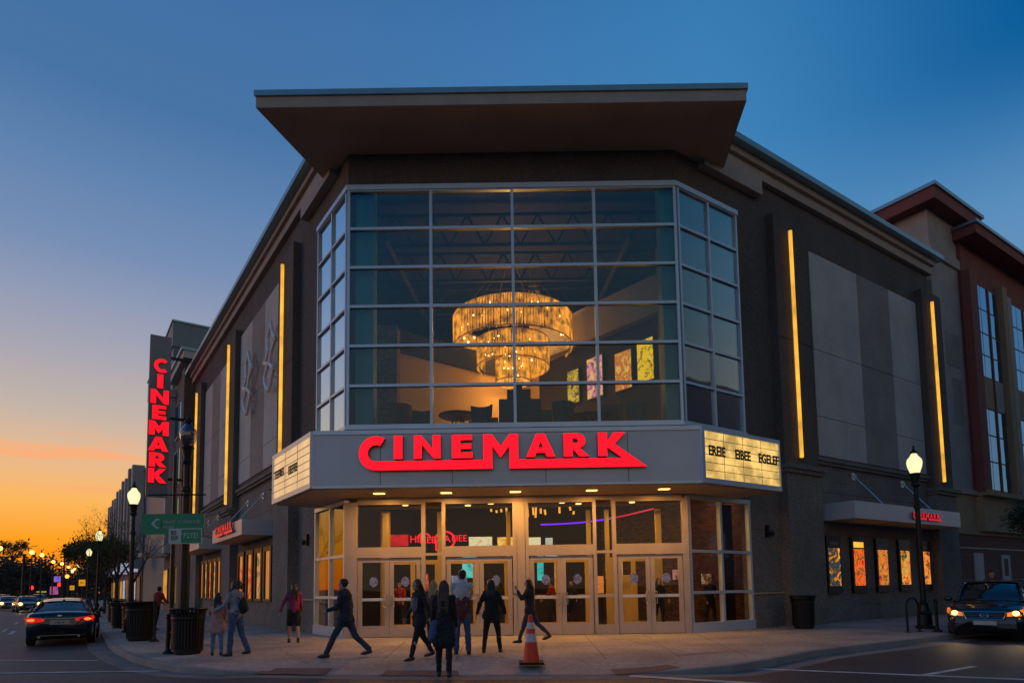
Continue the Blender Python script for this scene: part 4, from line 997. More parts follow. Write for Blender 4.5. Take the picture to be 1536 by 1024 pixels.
# left-hand neighbours: blue box behind, brick fronts beside
BB = root('blue_grey_building', FL.P(50, -4, 0), 'tall blue grey boxy building rising behind the blade sign', 'building')
rbox('wall', 'n_blue', 42, 62, -14, .0, 0, 23.0, parent=BB, fr=FL); rbox('wall', 'n_blue2', 41.9, 62.1, -14.1, .1, 23.0, 25.2, parent=BB, fr=FL)
rbox('coping', 'metal_cap', 41.8, 62.2, -14.2, .2, 25.2, 25.35, parent=BB, fr=FL)
for z in (8, 13, 18): rbox('joint', 'joint', 41.99, 42.0, -14, 0, z, z + .05, parent=BB, fr=FL)
for o in (-4.5, -9): rbox('joint', 'joint', 41.98, 42.0, o, o + .05, 0, 23, parent=BB, fr=FL)
BR = root('brick_shop_building', FL.P(36, 0, 0), 'brown brick shop building with white cornices beyond the dark cinema wall', 'building')
rbox('wall', 'n_brick', 30.4, 42, -10, .25, 0, 18.2, parent=BR, fr=FL)
c_ = rbox('cornice', 'n_white', 30.2, 37.6, -3, .75, 18.2, 18.75, parent=BR, fr=FL); rbox('coping', 'metal_cap', 30.1, 37.7, -3, .9, 18.75, 18.95, parent=c_, fr=FL)
rbox('cornice', 'n_white', 37.4, 38.8, .25, 1.0, 17.2, 17.8, parent=BR, fr=FL); rbox('pilaster', 'n_white', 37.6, 38.6, .25, .8, 4.6, 17.2, parent=BR, fr=FL); rbox('pilaster', 'n_brick', 30.5, 31.8, .25, .6, 0, 17.6, parent=BR, fr=FL)
for a in (32.3, 34.9):
    for z in (5.8, 9.6, 13.4):
        w_ = rbox('window', 'n_white', a, a + 1.8, .25, .36, z, z + 2.8, parent=BR, fr=FL); rbox('pane', 'n_glass', a + .1, a + 1.7, .361, .38, z + .12, z + 2.68, parent=w_, fr=FL)
for a, mt_ in ((32.2, 'shop_dim'), (35.0, 'n_glass'), (39, 'shop_warm')):
    w_ = rbox('shop_window', 'black', a, a + 2.3, .25, .33, .6, 3.4, parent=BR, fr=FL); rbox('pane', mt_, a + .1, a + 2.2, .331, .35, .7, 3.3, parent=w_, fr=FL)
rbox('lit_window', 'shop_warm', 39.1, 41.2, .26, .34, 5.4, 9.2, parent=BR, fr=FL); rbox('canopy', 'n_white', 38.8, 41.8, .26, 2.2, 4.4, 4.7, parent=BR, fr=FL)
RW = root('row_building', FL.P(75, 0, 0), 'long grey brown row building with tall pilasters far down the left street', 'building')
rbox('wall', 'n_brick', 62, 112, -10, .1, 0, 15.2, parent=RW, fr=FL); rbox('coping', 'n_white', 62, 112, -10, .3, 15.2, 15.5, parent=RW, fr=FL)
s = 62.4; i = 0
while s < 110:
    rbox('pilaster', 'n_tan' if i % 2 else 'n_white', s, s + 1.5, .1, 1.3, 4.2, 16.2 if i % 2 else 15.8, parent=RW, fr=FL)
    w_ = rbox('window', 'black', s + 1.9, s + 4.6, .1, .2, 5.2, 13.8, parent=RW, fr=FL); rbox('pane', 'n_glass', s + 2.1, s + 4.4, .201, .23, 5.5, 13.5, parent=w_, fr=FL)
    w_ = rbox('shop_window', 'black', s + .4, s + 4.4, .1, .2, .5, 3.4, parent=RW, fr=FL); rbox('pane', ('shop_dim', 'shop_cold', 'shop_warm')[i % 3], s + .6, s + 4.2, .201, .23, .7, 3.2, parent=w_, fr=FL)
    s += 5.2; i += 1
rbox('shop_sign', 'shop_cold', 66, 66.3, .2, 1.9, 3.9, 4.9, parent=RW, fr=FL); rbox('shop_sign', 'shop_cold', 80, 80.3, .2, 1.9, 4.0, 4.6, parent=RW, fr=FL)
# buildings across the right street (out of the frame, seen in the glass)
XB = root('brick_block', (48, -2, 0), 'long pinkish brick block across the side street', 'building')
bm = NB(); FX = Frame(CR + nr * 26, dr, nr)
FX.box(bm, 6, 60, 0, 12, 0, 21); build('wall', bm, mat('grey stucco', (.27, .29, .34), .9, var=.1), XB, world=True)
for s in range(9, 58, 6):
    for z in (4, 9):
        bm = NB(); FX.box(bm, s, s + 2.4, -.06, -.003, z, z + 2.4); build('window', bm, M['n_glass'], XB, world=True)

# ================================================================== STREET LAMPS
M['globe_lit'] = emis('lit lamp globe', lin(250, 242, 184), 1.2, .2, 3)
M['globe_hot'] = emis('hot lamp core', lin(255, 250, 225), 14)
M['globe_off'] = glass('unlit lamp globe', (.55, .46, .40), .12, .2, .45)
M['lamp_glass'] = glass('ribbed lamp glass', (.95, .97, .85), .1, .2, .5)
def acorn(r, zc, k, lit):
    bm = NB()
    prof = [(.10, -.34), (.14, -.31), (.205, -.12), (.225, .02), (.205, .12), (.13, .21), (.09, .28), (.07, .33)]
    lathe(bm, [(a * k, zc + b * k) for a, b in prof], 20)
    g = build('lamp_globe', bm, M['globe_lit'] if lit else M['globe_off'], r, smooth_=True)
    bm = NB()
    if lit == 2: sphere(bm, (0, 0, zc + .02), .13 * k)
    bm2 = NB(); lathe(bm2, [(.1 * k, zc + .31 * k), (.11 * k, zc + .36 * k), (.05 * k, zc + .42 * k), (.025 * k, zc + .5 * k), (.035 * k, zc + .54 * k), (.0, zc + .6 * k)], 12)
    build('finial', bm2, M['black'], r, smooth_=True)
    bm.free()
def street_lamp(x, y, zc, label, lit=1, k=1.0, thick=1.0, group='acorn street lamps', zg=0.0):
    r = root('street_lamp', (x, y, zg), label, 'street lamp', group); t = thick
    bm = NB(); lathe(bm, [(.27 * t, 0), (.27 * t, .08), (.22 * t, .12), (.2 * t, .45), (.23 * t, .5), (.17 * t, .56), (.13 * t, .75), (.15 * t, .8), (.1 * t, .86)], 14); build('base', bm, M['black'], r, smooth_=False)
    bm = NB(); lathe(bm, [(.085 * t, .8), (.07 * t, zc - 1.5), (.1 * t, zc - 1.47), (.1 * t, zc - 1.4), (.065 * t, zc - 1.36), (.065 * t, zc - .8), (.13 * k, zc - .72), (.1 * k, zc - .62), (.14 * k, zc - .42), (.17 * k, zc - .34), (.1 * k, zc - .32)], 14)
    build('pole', bm, M['black'], r)
    acorn(r, zc, k, lit)
    if lit:
        pass
    return r
street_lamp(13.05, 20.25, 5.3, 'black acorn street lamp, lit, standing before the right awning', 2)
street_lamp(-8.33, 16.1, 5.55, 'unlit black street lamp with thick post holding the green sign', 0, .95, 1.3)
NRM = 'lit street lamp on the left kerb, '
street_lamp(-14.7, 24.45, 5.25, NRM + 'nearest one, before the tall red lettered sign')
street_lamp(-26.66, 40.76, 5.2, NRM + 'second from the camera'); street_lamp(-38.35, 57.3, 5.2, NRM + 'third from the camera')
street_lamp(-56.6, 82.7, 5.2, NRM + 'fourth from the camera'); street_lamp(-72.5, 104.4, 5.2, NRM + 'farthest from the camera')
M['globe_yellow'] = emis('yellow lamp globe', lin(255, 214, 110), 2.2)
for i, (px, py) in enumerate(((0, 822), (48, 828), (63, 832), (80, 842), (93, 845), (103, 850), (112, 853))):
    # far side of the street, six metre posts
    z = 6.2; p = Vector((0, 0, EYE)) + ray(px, py) * ((z - EYE) / ray(px, py).z)
    r = root('street_lamp', (p.x, p.y, 0), 'small yellow street lamp across the left street, ' + ('at the very left edge', 'largest in the row', 'second in the row', 'third in the row', 'fourth in the row', 'fifth in the row', 'farthest in the row')[i], 'street lamp', 'street lamps across the left street')
    bm = NB(); tube(bm, (0, 0, 0), (0, 0, 5.8), .09, .06); build('pole', bm, M['black'], r)
    bm = NB(); sphere(bm, (0, 0, 6.2), .24); build('lamp_globe', bm, M['globe_yellow'], r, smooth_=True)

# ================================================================== LITTER BINS, BOLLARDS, CONE
def litter_bin(x, y, label, k=1.0, copy=None):
    r = root('litter_bin', (x, y, 0), label, 'litter bin', 'black slatted litter bins')
    r.scale = (k, k, k)
    bm = NB()
    n = 32
    for i in range(n):
        a0 = 2 * math.pi * (i + .12) / n; a1 = 2 * math.pi * (i + .72) / n; am = (a0 + a1) / 2
        def pt(a, rr, z): return (rr * math.cos(a), rr * math.sin(a), z)
        prof = [(.335, .06), (.35, .2), (.365, .8), (.385, .98), (.425, 1.08)]
        for (r0, z0), (r1, z1) in zip(prof, prof[1:]):
            hexa(bm, [pt(a0, r0, z0), pt(a1, r0, z0), pt(a1, r0 - .012, z0), pt(a0, r0 - .012, z0), pt(a0, r1, z1), pt(a1, r1, z1), pt(a1, r1 - .012, z1), pt(a0, r1 - .012, z1)])
    build('slatted_side', bm, M['black'], r)
    bm = NB()
    for rr, z in ((.34, .08), (.372, .86)): lathe(bm, [(rr + .008, z), (rr + .008, z + .05), (rr - .02, z + .05), (rr - .02, z)], 32)
    lathe(bm, [(.43, 1.07), (.44, 1.09), (.43, 1.11), (.38, 1.11), (.37, 1.08)], 32)
    build('rim', bm, M['black'], r)
    bm = NB(); lathe(bm, [(.30, .05), (.31, .9), (.33, 1.0), (.3, 1.0), (.28, .9)], 24); build('liner', bm, M['black_matte'], r)
    bm = NB(); lathe(bm, [(.28, 0), (.3, .03), (.3, .06)], 24); build('base', bm, M['black'], r)
    return r
litter_bin(-7.94, 15.58, 'black slatted litter bin nearest the camera, under the green sign')
litter_bin(-11.75, 20.1, 'black slatted litter bin behind the nearest one at left', 1.1)
litter_bin(-16.1, 26.9, 'black slatted litter bin third from the camera on the left pavement', 1.0)
litter_bin(-17.0, 27.6, 'black slatted litter bin beside the third one, on the road side', 1.0)
litter_bin(-20.6, 33.0, 'black slatted litter bin farthest down the left pavement', 1.0)
litter_bin(9.6, 21.1, 'black litter bin against the dark wall right of the entrance', .98)
def bollard(x, y, h, label):
    r = root('bollard', (x, y, 0), label, 'bollard', 'slim black bollards')
    bm = NB(); lathe(bm, [(.045, 0), (.04, h * .86), (.06, h * .88), (.06, h * .92), (.035, h * .94), (.05, h * .97), (.0, h)], 12); build('post', bm, M['black'], r, smooth_=False)
    bm = NB(); lathe(bm, [(.14, 0), (.13, .04), (.06, .09), (.05, .14)], 14); build('base', bm, M['black'], r)
bollard(-8.47, 15.66, .98, 'slim black bollard beside the nearest litter bin'); bollard(-10.96, 19.5, 1.25, 'slim black bollard left of the nearest litter bin, farther back')
bollard(12.5, 18.85, .98, 'slim black bollard right of the lit lamp'); bollard(-13.4, 22.9, 1.2, 'slim black bollard by the second litter bin'); bollard(-15.3, 25.2, 1.15, 'slim black bollard before the third litter bin')
r = root('bike_rack', (11.9, 19.0, 0), 'black hooped bicycle rack at the foot of the lit lamp', 'bike rack', rz=.45)
bm = NB(); pts = [(-.28, 0, 0), (-.28, 0, .75)] + [(.28 * -math.cos(R(a)), 0, .75 + .25 * math.sin(R(a))) for a in range(15, 180, 15)] + [(.28, 0, .75), (.28, 0, 0)]
polyline(bm, pts, .03, 8); build('hoop', bm, M['black'], r)
bm = NB(); lathe(bm, [(.09, 0), (.09, .015), (.03, .02)], 12, (-.28, 0, 0)); lathe(bm, [(.09, 0), (.09, .015), (.03, .02)], 12, (.28, 0, 0)); build('foot', bm, M['black'], r)
M['cone'] = mat('orange cone plastic', (.9, .05, .01), .45, var=.15, vs=8); M['cone_white'] = mat('reflective white band', (.6, .58, .57), .4, var=.1)
cpos = G(797, 1000, -.08); cpos.z = pave_z(cpos.x, cpos.y)
r = root('traffic_cone', (cpos.x, cpos.y, 0), 'orange traffic cone with white bands on the pavement edge', 'traffic cone')
bm = NB()
def sq(h, z0, z1, rr=.05): 
    box(bm, -h, h, -h, h, z0, z1)
sq(.24, -.01, .035); build('base', bm, M['black_matte'], r, bevel=.012)
bm = NB(); lathe(bm, [(.17, .03), (.165, .06), (.045, .92), (.04, .95), (.0, .955)], 24); build('cone', bm, M['cone'], r, smooth_=False)
def cr_(z): return .165 + (.045 - .165) * (z - .06) / .86 + .004
for a, b in ((.42, .58), (.68, .8)):
    bm = NB(); lathe(bm, [(cr_(a) - .01, a), (cr_(a), a), (cr_(b), b), (cr_(b) - .01, b)], 24); build('band', bm, M['cone_white'], r)

# ================================================================== GREEN SIGN on the thick lamp post
M['green'] = mat('green sign face', (.006, .26, .11), .35, var=.1); M['wht'] = mat('sign white', (.55, .6, .56), .5, var=.1); M['maroon'] = mat('maroon mark', (.12, .02, .03), .6, var=.1)
gs = root('street_sign', (-8.6, 15.85, 2.6), 'green street sign with white arrow diamond and a small panel below', 'sign')
y = 15.82
def sp_(px, py): d = ray(px, py); return EYE + d.z * y, d.x * y
def sq_(px0, py0, px1, py1, o0, o1, name, mt, parent=gs):
    z1, x0 = sp_(px0, py0); z0, x1 = sp_(px1, py1); bm = NB(); box(bm, x0, x1, y - o1, y - o0, z0, z1); return build(name, bm, M[mt], parent, world=True)
g = sq_(214, 771, 305, 800, 0, .03, 'sign_panel', 'green')
rr = random.Random(11)
x = 246
z, x0 = sp_(237, 785)
bm = NB()
pts = [(x0 - .16, z), (x0 - .02, z + .13), (x0 + .06, z + .11), (x0 + .06, z - .11), (x0 - .02, z - .13)]
f = [bm.verts.new((a, y - .034, b)) for a, b in pts]; f2 = [bm.verts.new((a, y - .031, b)) for a, b in pts]; bm.faces.new(f); bm.faces.new(f2[::-1])
lathe_pts = []
build('arrow_mark', bm, M['wht'], g, world=True)
bm = NB(); tube(bm, (x0 + .03, y - .036, z), (x0 + .03, y - .046, z), .085, n=16); tube(bm, (x0 + .03, y - .045, z), (x0 + .03, y - .05, z), .04, n=12); build('round_mark', bm, M['green'], g, world=True)
for t, px, py, sz in (('HINI ES  ST DENE H IEI', 246, 785, .11), ('NEEIEIE', 246, 792, .1)):
    z, x0 = sp_(px, py); bm = text_bm(t, sz, .004); bm.transform(Matrix.Translation((x0, y - .035, z)) @ Matrix.Rotation(math.pi / 2, 4, 'X') @ Matrix.Diagonal((.85, 1, 1, 1))); build('lettering', bm, M['wht'], g, world=True)
s2 = sq_(255, 792.5, 304, 815, .04, .06, 'lower_panel', 'wht')
sq_(274, 794, 303, 813.5, .061, .065, 'panel_face', 'green', s2)
for t, px, py, sz, mt_ in (('IEE', 258, 802, .15, 'maroon'), ('EEP', 258, 810, .15, 'maroon'), ('P2YEI', 277, 807, .2, 'wht')):
    z, x0 = sp_(px, py); bm = text_bm(t, sz, .004); bm.transform(Matrix.Translation((x0, y - .069, z)) @ Matrix.Rotation(math.pi / 2, 4, 'X') @ Matrix.Diagonal((.8, 1, 1, 1))); build('lettering', bm, M[mt_], s2, world=True)
bm = NB(); tube(bm, (-9.15, y, 3.95), (-7.75, y + .1, 3.95), .02); build('cross_rod', bm, M['black'], gs, world=True)
for z in (2.9, 3.3): bm = NB(); tube(bm, (-8.33, y + .02, z), (-8.33, y + .2, z), .05); build('bracket', bm, M['black'], gs, world=True)
r = root('sign_post', (-9.45, 17.6, 0), 'slender dark post behind the green sign', 'post')
bm = NB(); tube(bm, (0, 0, 0), (0, 0, 5.3), .06, .05, 10); build('post', bm, M['black'], r); bm = NB(); lathe(bm, [(.12, 0), (.12, .1), (.07, .2)], 12); build('base', bm, M['black'], r)

# ================================================================== TREES
M['bark'] = mat('dark bark', (.06, .045, .035), .9, var=.2, vs=3, bump=.5, bs=12)
def leafmat(name, c, var=.4):
    mt, n, k, b = base_mat(name); b.inputs['Roughness'].default_value = .65
    oi = n.new('ShaderNodeTexCoord'); z = n.new('ShaderNodeTexNoise'); z.inputs['Scale'].default_value = 1.4; k.new(oi.outputs['Object'], z.inputs['Vector'])
    r = n.new('ShaderNodeValToRGB'); r.color_ramp.elements[0].position = .35; r.color_ramp.elements[1].position = .65
    r.color_ramp.elements[0].color = tuple(x * (1 - var) for x in c) + (1,); r.color_ramp.elements[1].color = tuple(x * (1 + var) for x in c) + (1,)
    k.new(z.outputs[0], r.inputs[0]); k.new(r.outputs[0], b.inputs['Base Color']); return mt
M['leaf'] = leafmat('dark green leaves', (.045, .07, .02)); M['leaf_far'] = leafmat('dusky brown leaves', (.06, .045, .025)); M['leaf_bud'] = leafmat('olive young leaves', (.10, .10, .025))
def leaves(bm, c, s, rn, n):
    for _ in range(n):
        u = Vector((rn.gauss(0, 1), rn.gauss(0, 1), rn.gauss(0, 1)))
        p = Vector(c) + u * s * .5
        a = Vector((rn.uniform(-1, 1), rn.uniform(-1, 1), rn.uniform(-1, 1))).normalized(); b = a.orthogonal().normalized(); L = rn.uniform(.5, 1.2) * leaves.size
        bm.faces.new([bm.verts.new(p + a * L), bm.verts.new(p + b * L * .5), bm.verts.new(p - a * L), bm.verts.new(p - b * L * .5)])
leaves.size = .08
def branchy(bm, tips, p, d, ln, r, depth, rn, spread=.55, up=.15):
    n = 3
    for i in range(n):
        d2 = (d + Vector((rn.uniform(-1, 1), rn.uniform(-1, 1), rn.uniform(-.5, .9))) * .16).normalized(); e = p + d2 * ln / n
        tube(bm, p, e, r, r * .84, n=6 if r > .03 else 4, cap=False); p, d, r = e, d2, r * .84
        if depth <= 2: tips.append(p.copy())
    if depth == 0: tips.append(p); return
    for k in range(rn.choice((2, 3, 3)) if depth > 1 else 3):
        v = (d + Vector((rn.uniform(-1, 1), rn.uniform(-1, 1), rn.uniform(-.4, .8) + up)) * spread * 1.5).normalized()
        branchy(bm, tips, p, v, ln * rn.uniform(.6, .85), r * rn.uniform(.55, .75), depth - 1, rn, spread, up)
def street_tree(x, y, h, seed, label, leafn=2, mt='leaf_bud', size=.06, group='bare young trees along the left pavement', r0=.11, depth=4, spread=.55, fol=.35):
    rn = random.Random(seed); t = root('street_tree', (x, y, 0), label, 'tree', group)
    bm = NB(); tips = []; bt = h * .38
    tube(bm, (0, 0, 0), (.03, 0, bt * .5), r0, r0 * .85, 8); tube(bm, (.03, 0, bt * .5), (0, .03, bt), r0 * .85, r0 * .75, 8)
    for k in range(4):
        a = k * 1.6 + rn.random(); branchy(bm, tips, Vector((0, .03, bt * rn.uniform(.85, 1))), Vector((math.cos(a) * .55, math.sin(a) * .55, 1)).normalized(), h * .24, r0 * .55, depth - 1, rn, spread)
    build('trunk', bm, M['bark'], t)
    bm = NB(); leaves.size = size
    for q_ in tips: leaves(bm, q_, fol, rn, leafn)
    build('crown', bm, M[mt], t)
    return t
street_tree(-18.9, 31.5, 5.8, 4, 'bare young tree on the left pavement with upright dark stem', 1, size=.035, fol=.12)
street_tree(-22.6, 36.2, 6.4, 9, 'bare young tree with wide thin branches reaching over the road', 1, r0=.13, spread=.8, size=.04, fol=.12)
street_tree(-30.5, 47.5, 6.5, 15, 'bare young tree farther down the left pavement', 3)
street_tree(-42, 64, 7, 21, 'leafy street tree far down the left pavement', 8, fol=.6, size=.14)
street_tree(-50, 76, 7.5, 23, 'dark leafy tree near the end of the left pavement', 14, mt='leaf_far', fol=.8, size=.2)
street_tree(19.6, 22.6, 4.6, 31, 'small dense green tree at the right edge beyond the parked car', 30, mt='leaf', size=.075, group='leafy trees by the pavement', r0=.08, fol=.42)
# wooded end of the street, each tree its own
rn = random.Random(77)
def far_tree(x, y, h, w, seed, label):
    t = root('far_tree', (x, y, -.15), label, 'tree', 'dark trees closing the left street'); rn = random.Random(seed)
    bm = NB(); tube(bm, (0, 0, 0), (0, 0, h * .55), .35, .2, 7)
    for k in range(6):
        a = k * 1.05; tube(bm, (0, 0, h * .3), (math.cos(a) * w * .35, math.sin(a) * w * .35, h * .75), .16, .05, 5)
    build('trunk', bm, M['bark'], t)
    bm = NB(); leaves.size = .42
    blobs = [(Vector((rn.uniform(-1, 1) * w * .36, rn.uniform(-1, 1) * w * .3, h * rn.uniform(.35, .88))), rn.uniform(.16, .3) * w) for _ in range(16)]
    for c, s in blobs: leaves(bm, c, s * .95, rn, 85)
    for _ in range(260): leaves(bm, (rn.uniform(-1, 1) * w * .4, rn.uniform(-1, 1) * w * .3, h * rn.uniform(.05, .6)), .8, rn, 2)
    build('crown', bm, M['leaf_far'], t)
FT = [(-8, 150, 9.5), (14, 165, 9.2), (34, 150, 10.4), (52, 140, 9.6), (72, 175, 7.0), (88, 205, 6.6), (104, 215, 7.2), (120, 190, 8.6), (140, 170, 9.6), (158, 150, 10.0), (176, 140, 10.2), (-30, 130, 9.5), (44, 190, 9), (64, 230, 8.4)]
WH = ['at the left edge', 'second from the left edge', 'with a spreading top behind the mast', 'right of the mast', 'low one over the road', 'lowest over the road', 'behind the twin poles', 'right of the twin poles', 'behind the third lamp', 'behind the bare branches',
      'beside the row building', 'just outside the left edge', 'behind the mast, deeper in the wood', 'in the road gap, deeper']
for i, (px, d, h) in enumerate(FT):
    v = ray(px, 880); far_tree(v.x * d, d, h, rn.uniform(11, 15), 100 + i, 'dark crowned tree closing the left street, ' + WH[i])
t = root('umbrella_tree', (ray(18, 880).x * 140, 140, -.15), 'flat topped open tree standing above the wood at far left', 'tree')
bm = NB(); tips = []; tube(bm, (0, 0, 0), (0, 0, 9.5), .25, .16, 7)
for k in range(7): a = k * .9; branchy(bm, tips, Vector((0, 0, 9.3)), Vector((math.cos(a), math.sin(a), 1.1)).normalized(), 1.9, .09, 2, rn, .6)
build('trunk', bm, M['bark'], t); bm = NB(); leaves.size = .2
for q_ in tips: leaves(bm, q_, .55, rn, 5)
build('crown', bm, M['leaf_far'], t)

# ================================================================== POLES, SIGNALS, SIGNS far down the street
def gp(px, d): v = ray(px, 880); return v.x * d, d
x, y = gp(34, 75); r = root('mast_arm_pole', (x, y, -.1), 'dark mast with a long horizontal arm above the wood at left', 'pole')
bm = NB(); tube(bm, (0, 0, 0), (0, 0, 6.35), .16, .14, 8); build('mast', bm, M['black'], r); bm = NB(); tube(bm, (0, 0, 6.3), (-3.5, 0, 5.9), .07); tube(bm, (-.1, 0, 6.25), (.18, 0, 6.25), .13); build('arm', bm, M['black'], r)
for px, h, lb in ((95, 9.3, 'thin utility pole at left of the pair against the sunset'), (101, 9.6, 'thin utility pole at right of the pair against the sunset')):
    x, y = gp(px, 118); r = root('utility_pole', (x, y, -.1), lb, 'pole', 'utility poles')
    bm = NB(); tube(bm, (0, 0, 0), (0, 0, h), .2, .14, 8); build('pole', bm, M['bark'], r); bm = NB(); box(bm, -.9, .9, -.06, .06, h - .9, h - .75); build('crossarm', bm, M['bark'], r)
x, y = gp(101, 118); x0, y0 = gp(185, 70); x1_, y1_ = gp(-60, 150)
r = root('overhead_wires', (x, y, 8.6), 'thin overhead wires sagging past the utility poles', 'wires')
bm = NB()
for dz in (0, -.5, -1.0):
    for (ax, ay, az_), (bx, by, bz) in (((x, y, 8.9 + dz), (x0, y0, 8.2 + dz)), ((x, y, 8.9 + dz), (x1_, y1_, 9.6 + dz))):
        pts = [(ax + (bx - ax) * t / 10, ay + (by - ay) * t / 10, az_ + (bz - az_) * t / 10 - .8 * math.sin(math.pi * t / 10)) for t in range(11)]; polyline(bm, pts, .018, 4)
build('wire', bm, M['black'], r, world=True)
M['sig_red'] = emis('red signal lens', lin(255, 40, 30), 3.0); M['sig_amber'] = emis('amber signal lens', lin(255, 150, 60), 3.0); M['yellow_sign'] = emis('lit yellow sign', lin(255, 170, 20), .75, .3, 2)
def signal(px, py, d, mt_, lb, rad=.3):
    x, y = gp(px, d); v = ray(px, py); z = EYE + v.z * d
    r = root('traffic_light', (x, y, 0), lb, 'traffic light', 'far traffic lights on the left street')
    bm = NB(); tube(bm, (0, .2, 0), (0, .2, z + .8), .07); build('pole', bm, M['black'], r)
    bm = NB(); box(bm, -.25, .25, -.1, .15, z - .9, z + .4); build('housing', bm, M['black'], r)
    bm = NB(); tube(bm, (0, -.1, z), (0, -.2, z), rad, n=14); build('lens', bm, M[mt_], r)
signal(48.5, 881, 95, 'sig_red', 'red traffic light low over the oncoming cars'); signal(90, 876, 100, 'sig_red', 'red traffic light above the dark saloon'); signal(101, 864, 105, 'sig_amber', 'orange traffic light high among the far lamps', .32)
def ysign(px, py, d, w, lb):
    x, y = gp(px, d); z = EYE + ray(px, py).z * d; r = root('warning_sign', (x, y, 0), lb, 'road sign', 'yellow signs down the street')
    bm = NB(); tube(bm, (0, .1, 0), (0, .1, z), .05); build('post', bm, M['black'], r); bm = NB(); box(bm, -w, w, 0, .05, z - w, z + w); build('sign_panel', bm, M['yellow_sign'], r, bevel=.02)
    bm = NB(); box(bm, -w * .5, w * .5, -.02, -.001, z - w * .12, z + w * .12); build('mark', bm, M['black'], r)
ysign(122.5, 873.5, 45, .22, 'square yellow sign left of the third street lamp'); ysign(108, 881, 75, .26, 'smaller yellow sign farther down the street')
for px, py, d, w, h, c, lb in ((85, 868, 110, .55, .5, 'sig_v', 'violet lit shop sign far down the street'), (81, 885, 110, .7, .7, 'sig_p', 'pink lit shop sign low down the street'), (62, 887, 120, .9, .12, 'sig_y', 'thin yellow green lit sign over the far cars')):
    if c not in M: M[c] = emis('far sign ' + c, {'sig_v': lin(150, 120, 230), 'sig_p': lin(190, 90, 150), 'sig_y': lin(190, 190, 60)}[c], .8, .5, 1.5)
    x, y = gp(px, d); z = EYE + ray(px, py).z * d; r = root('shop_sign', (x, y, 0), lb, 'sign', 'lit shop signs far down the left street')
    bm = NB(); tube(bm, (0, .1, 0), (0, .1, z), .06); build('post', bm, M['black'], r); bm = NB(); box(bm, -w, w, 0, .1, z - h, z + h); build('sign_face', bm, M[c], r)
# ================================================================== CARS
M['car_navy'] = mat('dark navy car paint', (.012, .014, .035), .22, .35, var=0, coat=1.0)
M['car_black'] = mat('black car paint', (.012, .012, .014), .2, .3, var=0, coat=1.0)
M['car_grey'] = mat('grey car paint', (.16, .16, .17), .28, .4, var=0, coat=1.0)
M['car_silver'] = mat('silver car paint', (.4, .4, .42), .28, .5, var=0, coat=1.0)
M['car_glass'] = mat('dark car glass', (.012, .016, .02), .05, 0, var=0, spec=.9)
M['chrome2'] = mat('chrome', (.6, .6, .62), .15, 1.0, var=0)
M['tail'] = emis('tail light', lin(255, 30, 14), .75, .55, 5); M['tail_hot'] = emis('bright tail bulb', lin(255, 96, 48), 2.6)
M['headl'] = emis('headlight', lin(255, 196, 100), 5); M['headglow'] = emis('amber running light', lin(255, 130, 40), 1.1, .5, 6)
M['plate'] = mat('number plate', (.42, .42, .4), .5, var=.1)
M['rim'] = mat('alloy rim', (.3, .3, .31), .3, .8, var=0)
def interp(tab, x):
    for (a, va), (b, vb) in zip(tab, tab[1:]):
        if x <= b: t = (x - a) / (b - a) if b > a else 0; t = max(0, t); t = t * t * (3 - 2 * t) * .5 + t * .5; return va + (vb - va) * t
    return tab[-1][1]
SED = dict(L=4.9, hw=.925, wheels=(1.0, 3.95), wr=.335,
           deck=[(0, .93), (.06, 1.02), (.25, 1.07), (.9, 1.06), (1.4, 1.0), (3.2, .98), (3.7, .95), (4.5, .83), (4.8, .68), (4.9, .55)],
           half=[(0, .80), (.05, .865), (.3, .905), (1, .925), (3.8, .925), (4.5, .87), (4.75, .76), (4.9, .58)],
           bot=[(0, .36), (.1, .26), (.6, .2), (4.4, .18), (4.9, .26)],
           roof=[(.42, 1.08), (.75, 1.22), (1.15, 1.39), (1.7, 1.47), (2.3, 1.48), (2.7, 1.44), (3.1, 1.28), (3.62, .98)],
           rw=[(.42, .70), (1.15, .57), (2.3, .58), (3.62, .70)])
SUV = dict(L=4.9, hw=.95, wheels=(.95, 3.95), wr=.36,
           deck=[(0, .85), (.06, 1.0), (.3, 1.1), (1, 1.1), (3.2, 1.06), (3.6, 1.06), (4.4, 1.0), (4.75, .9), (4.87, .72), (4.9, .6)],
           half=[(0, .84), (.05, .9), (.3, .935), (1, .95), (3.8, .95), (4.45, .92), (4.75, .86), (4.9, .70)],
           bot=[(0, .4), (.1, .3), (.6, .24), (4.4, .22), (4.8, .22), (4.9, .3)],
           roof=[(.12, 1.12), (.3, 1.35), (.6, 1.58), (1.3, 1.66), (2.1, 1.66), (2.55, 1.62), (2.95, 1.45), (3.55, 1.05)],
           rw=[(.12, .74), (.6, .64), (2.1, .64), (3.55, .76)])
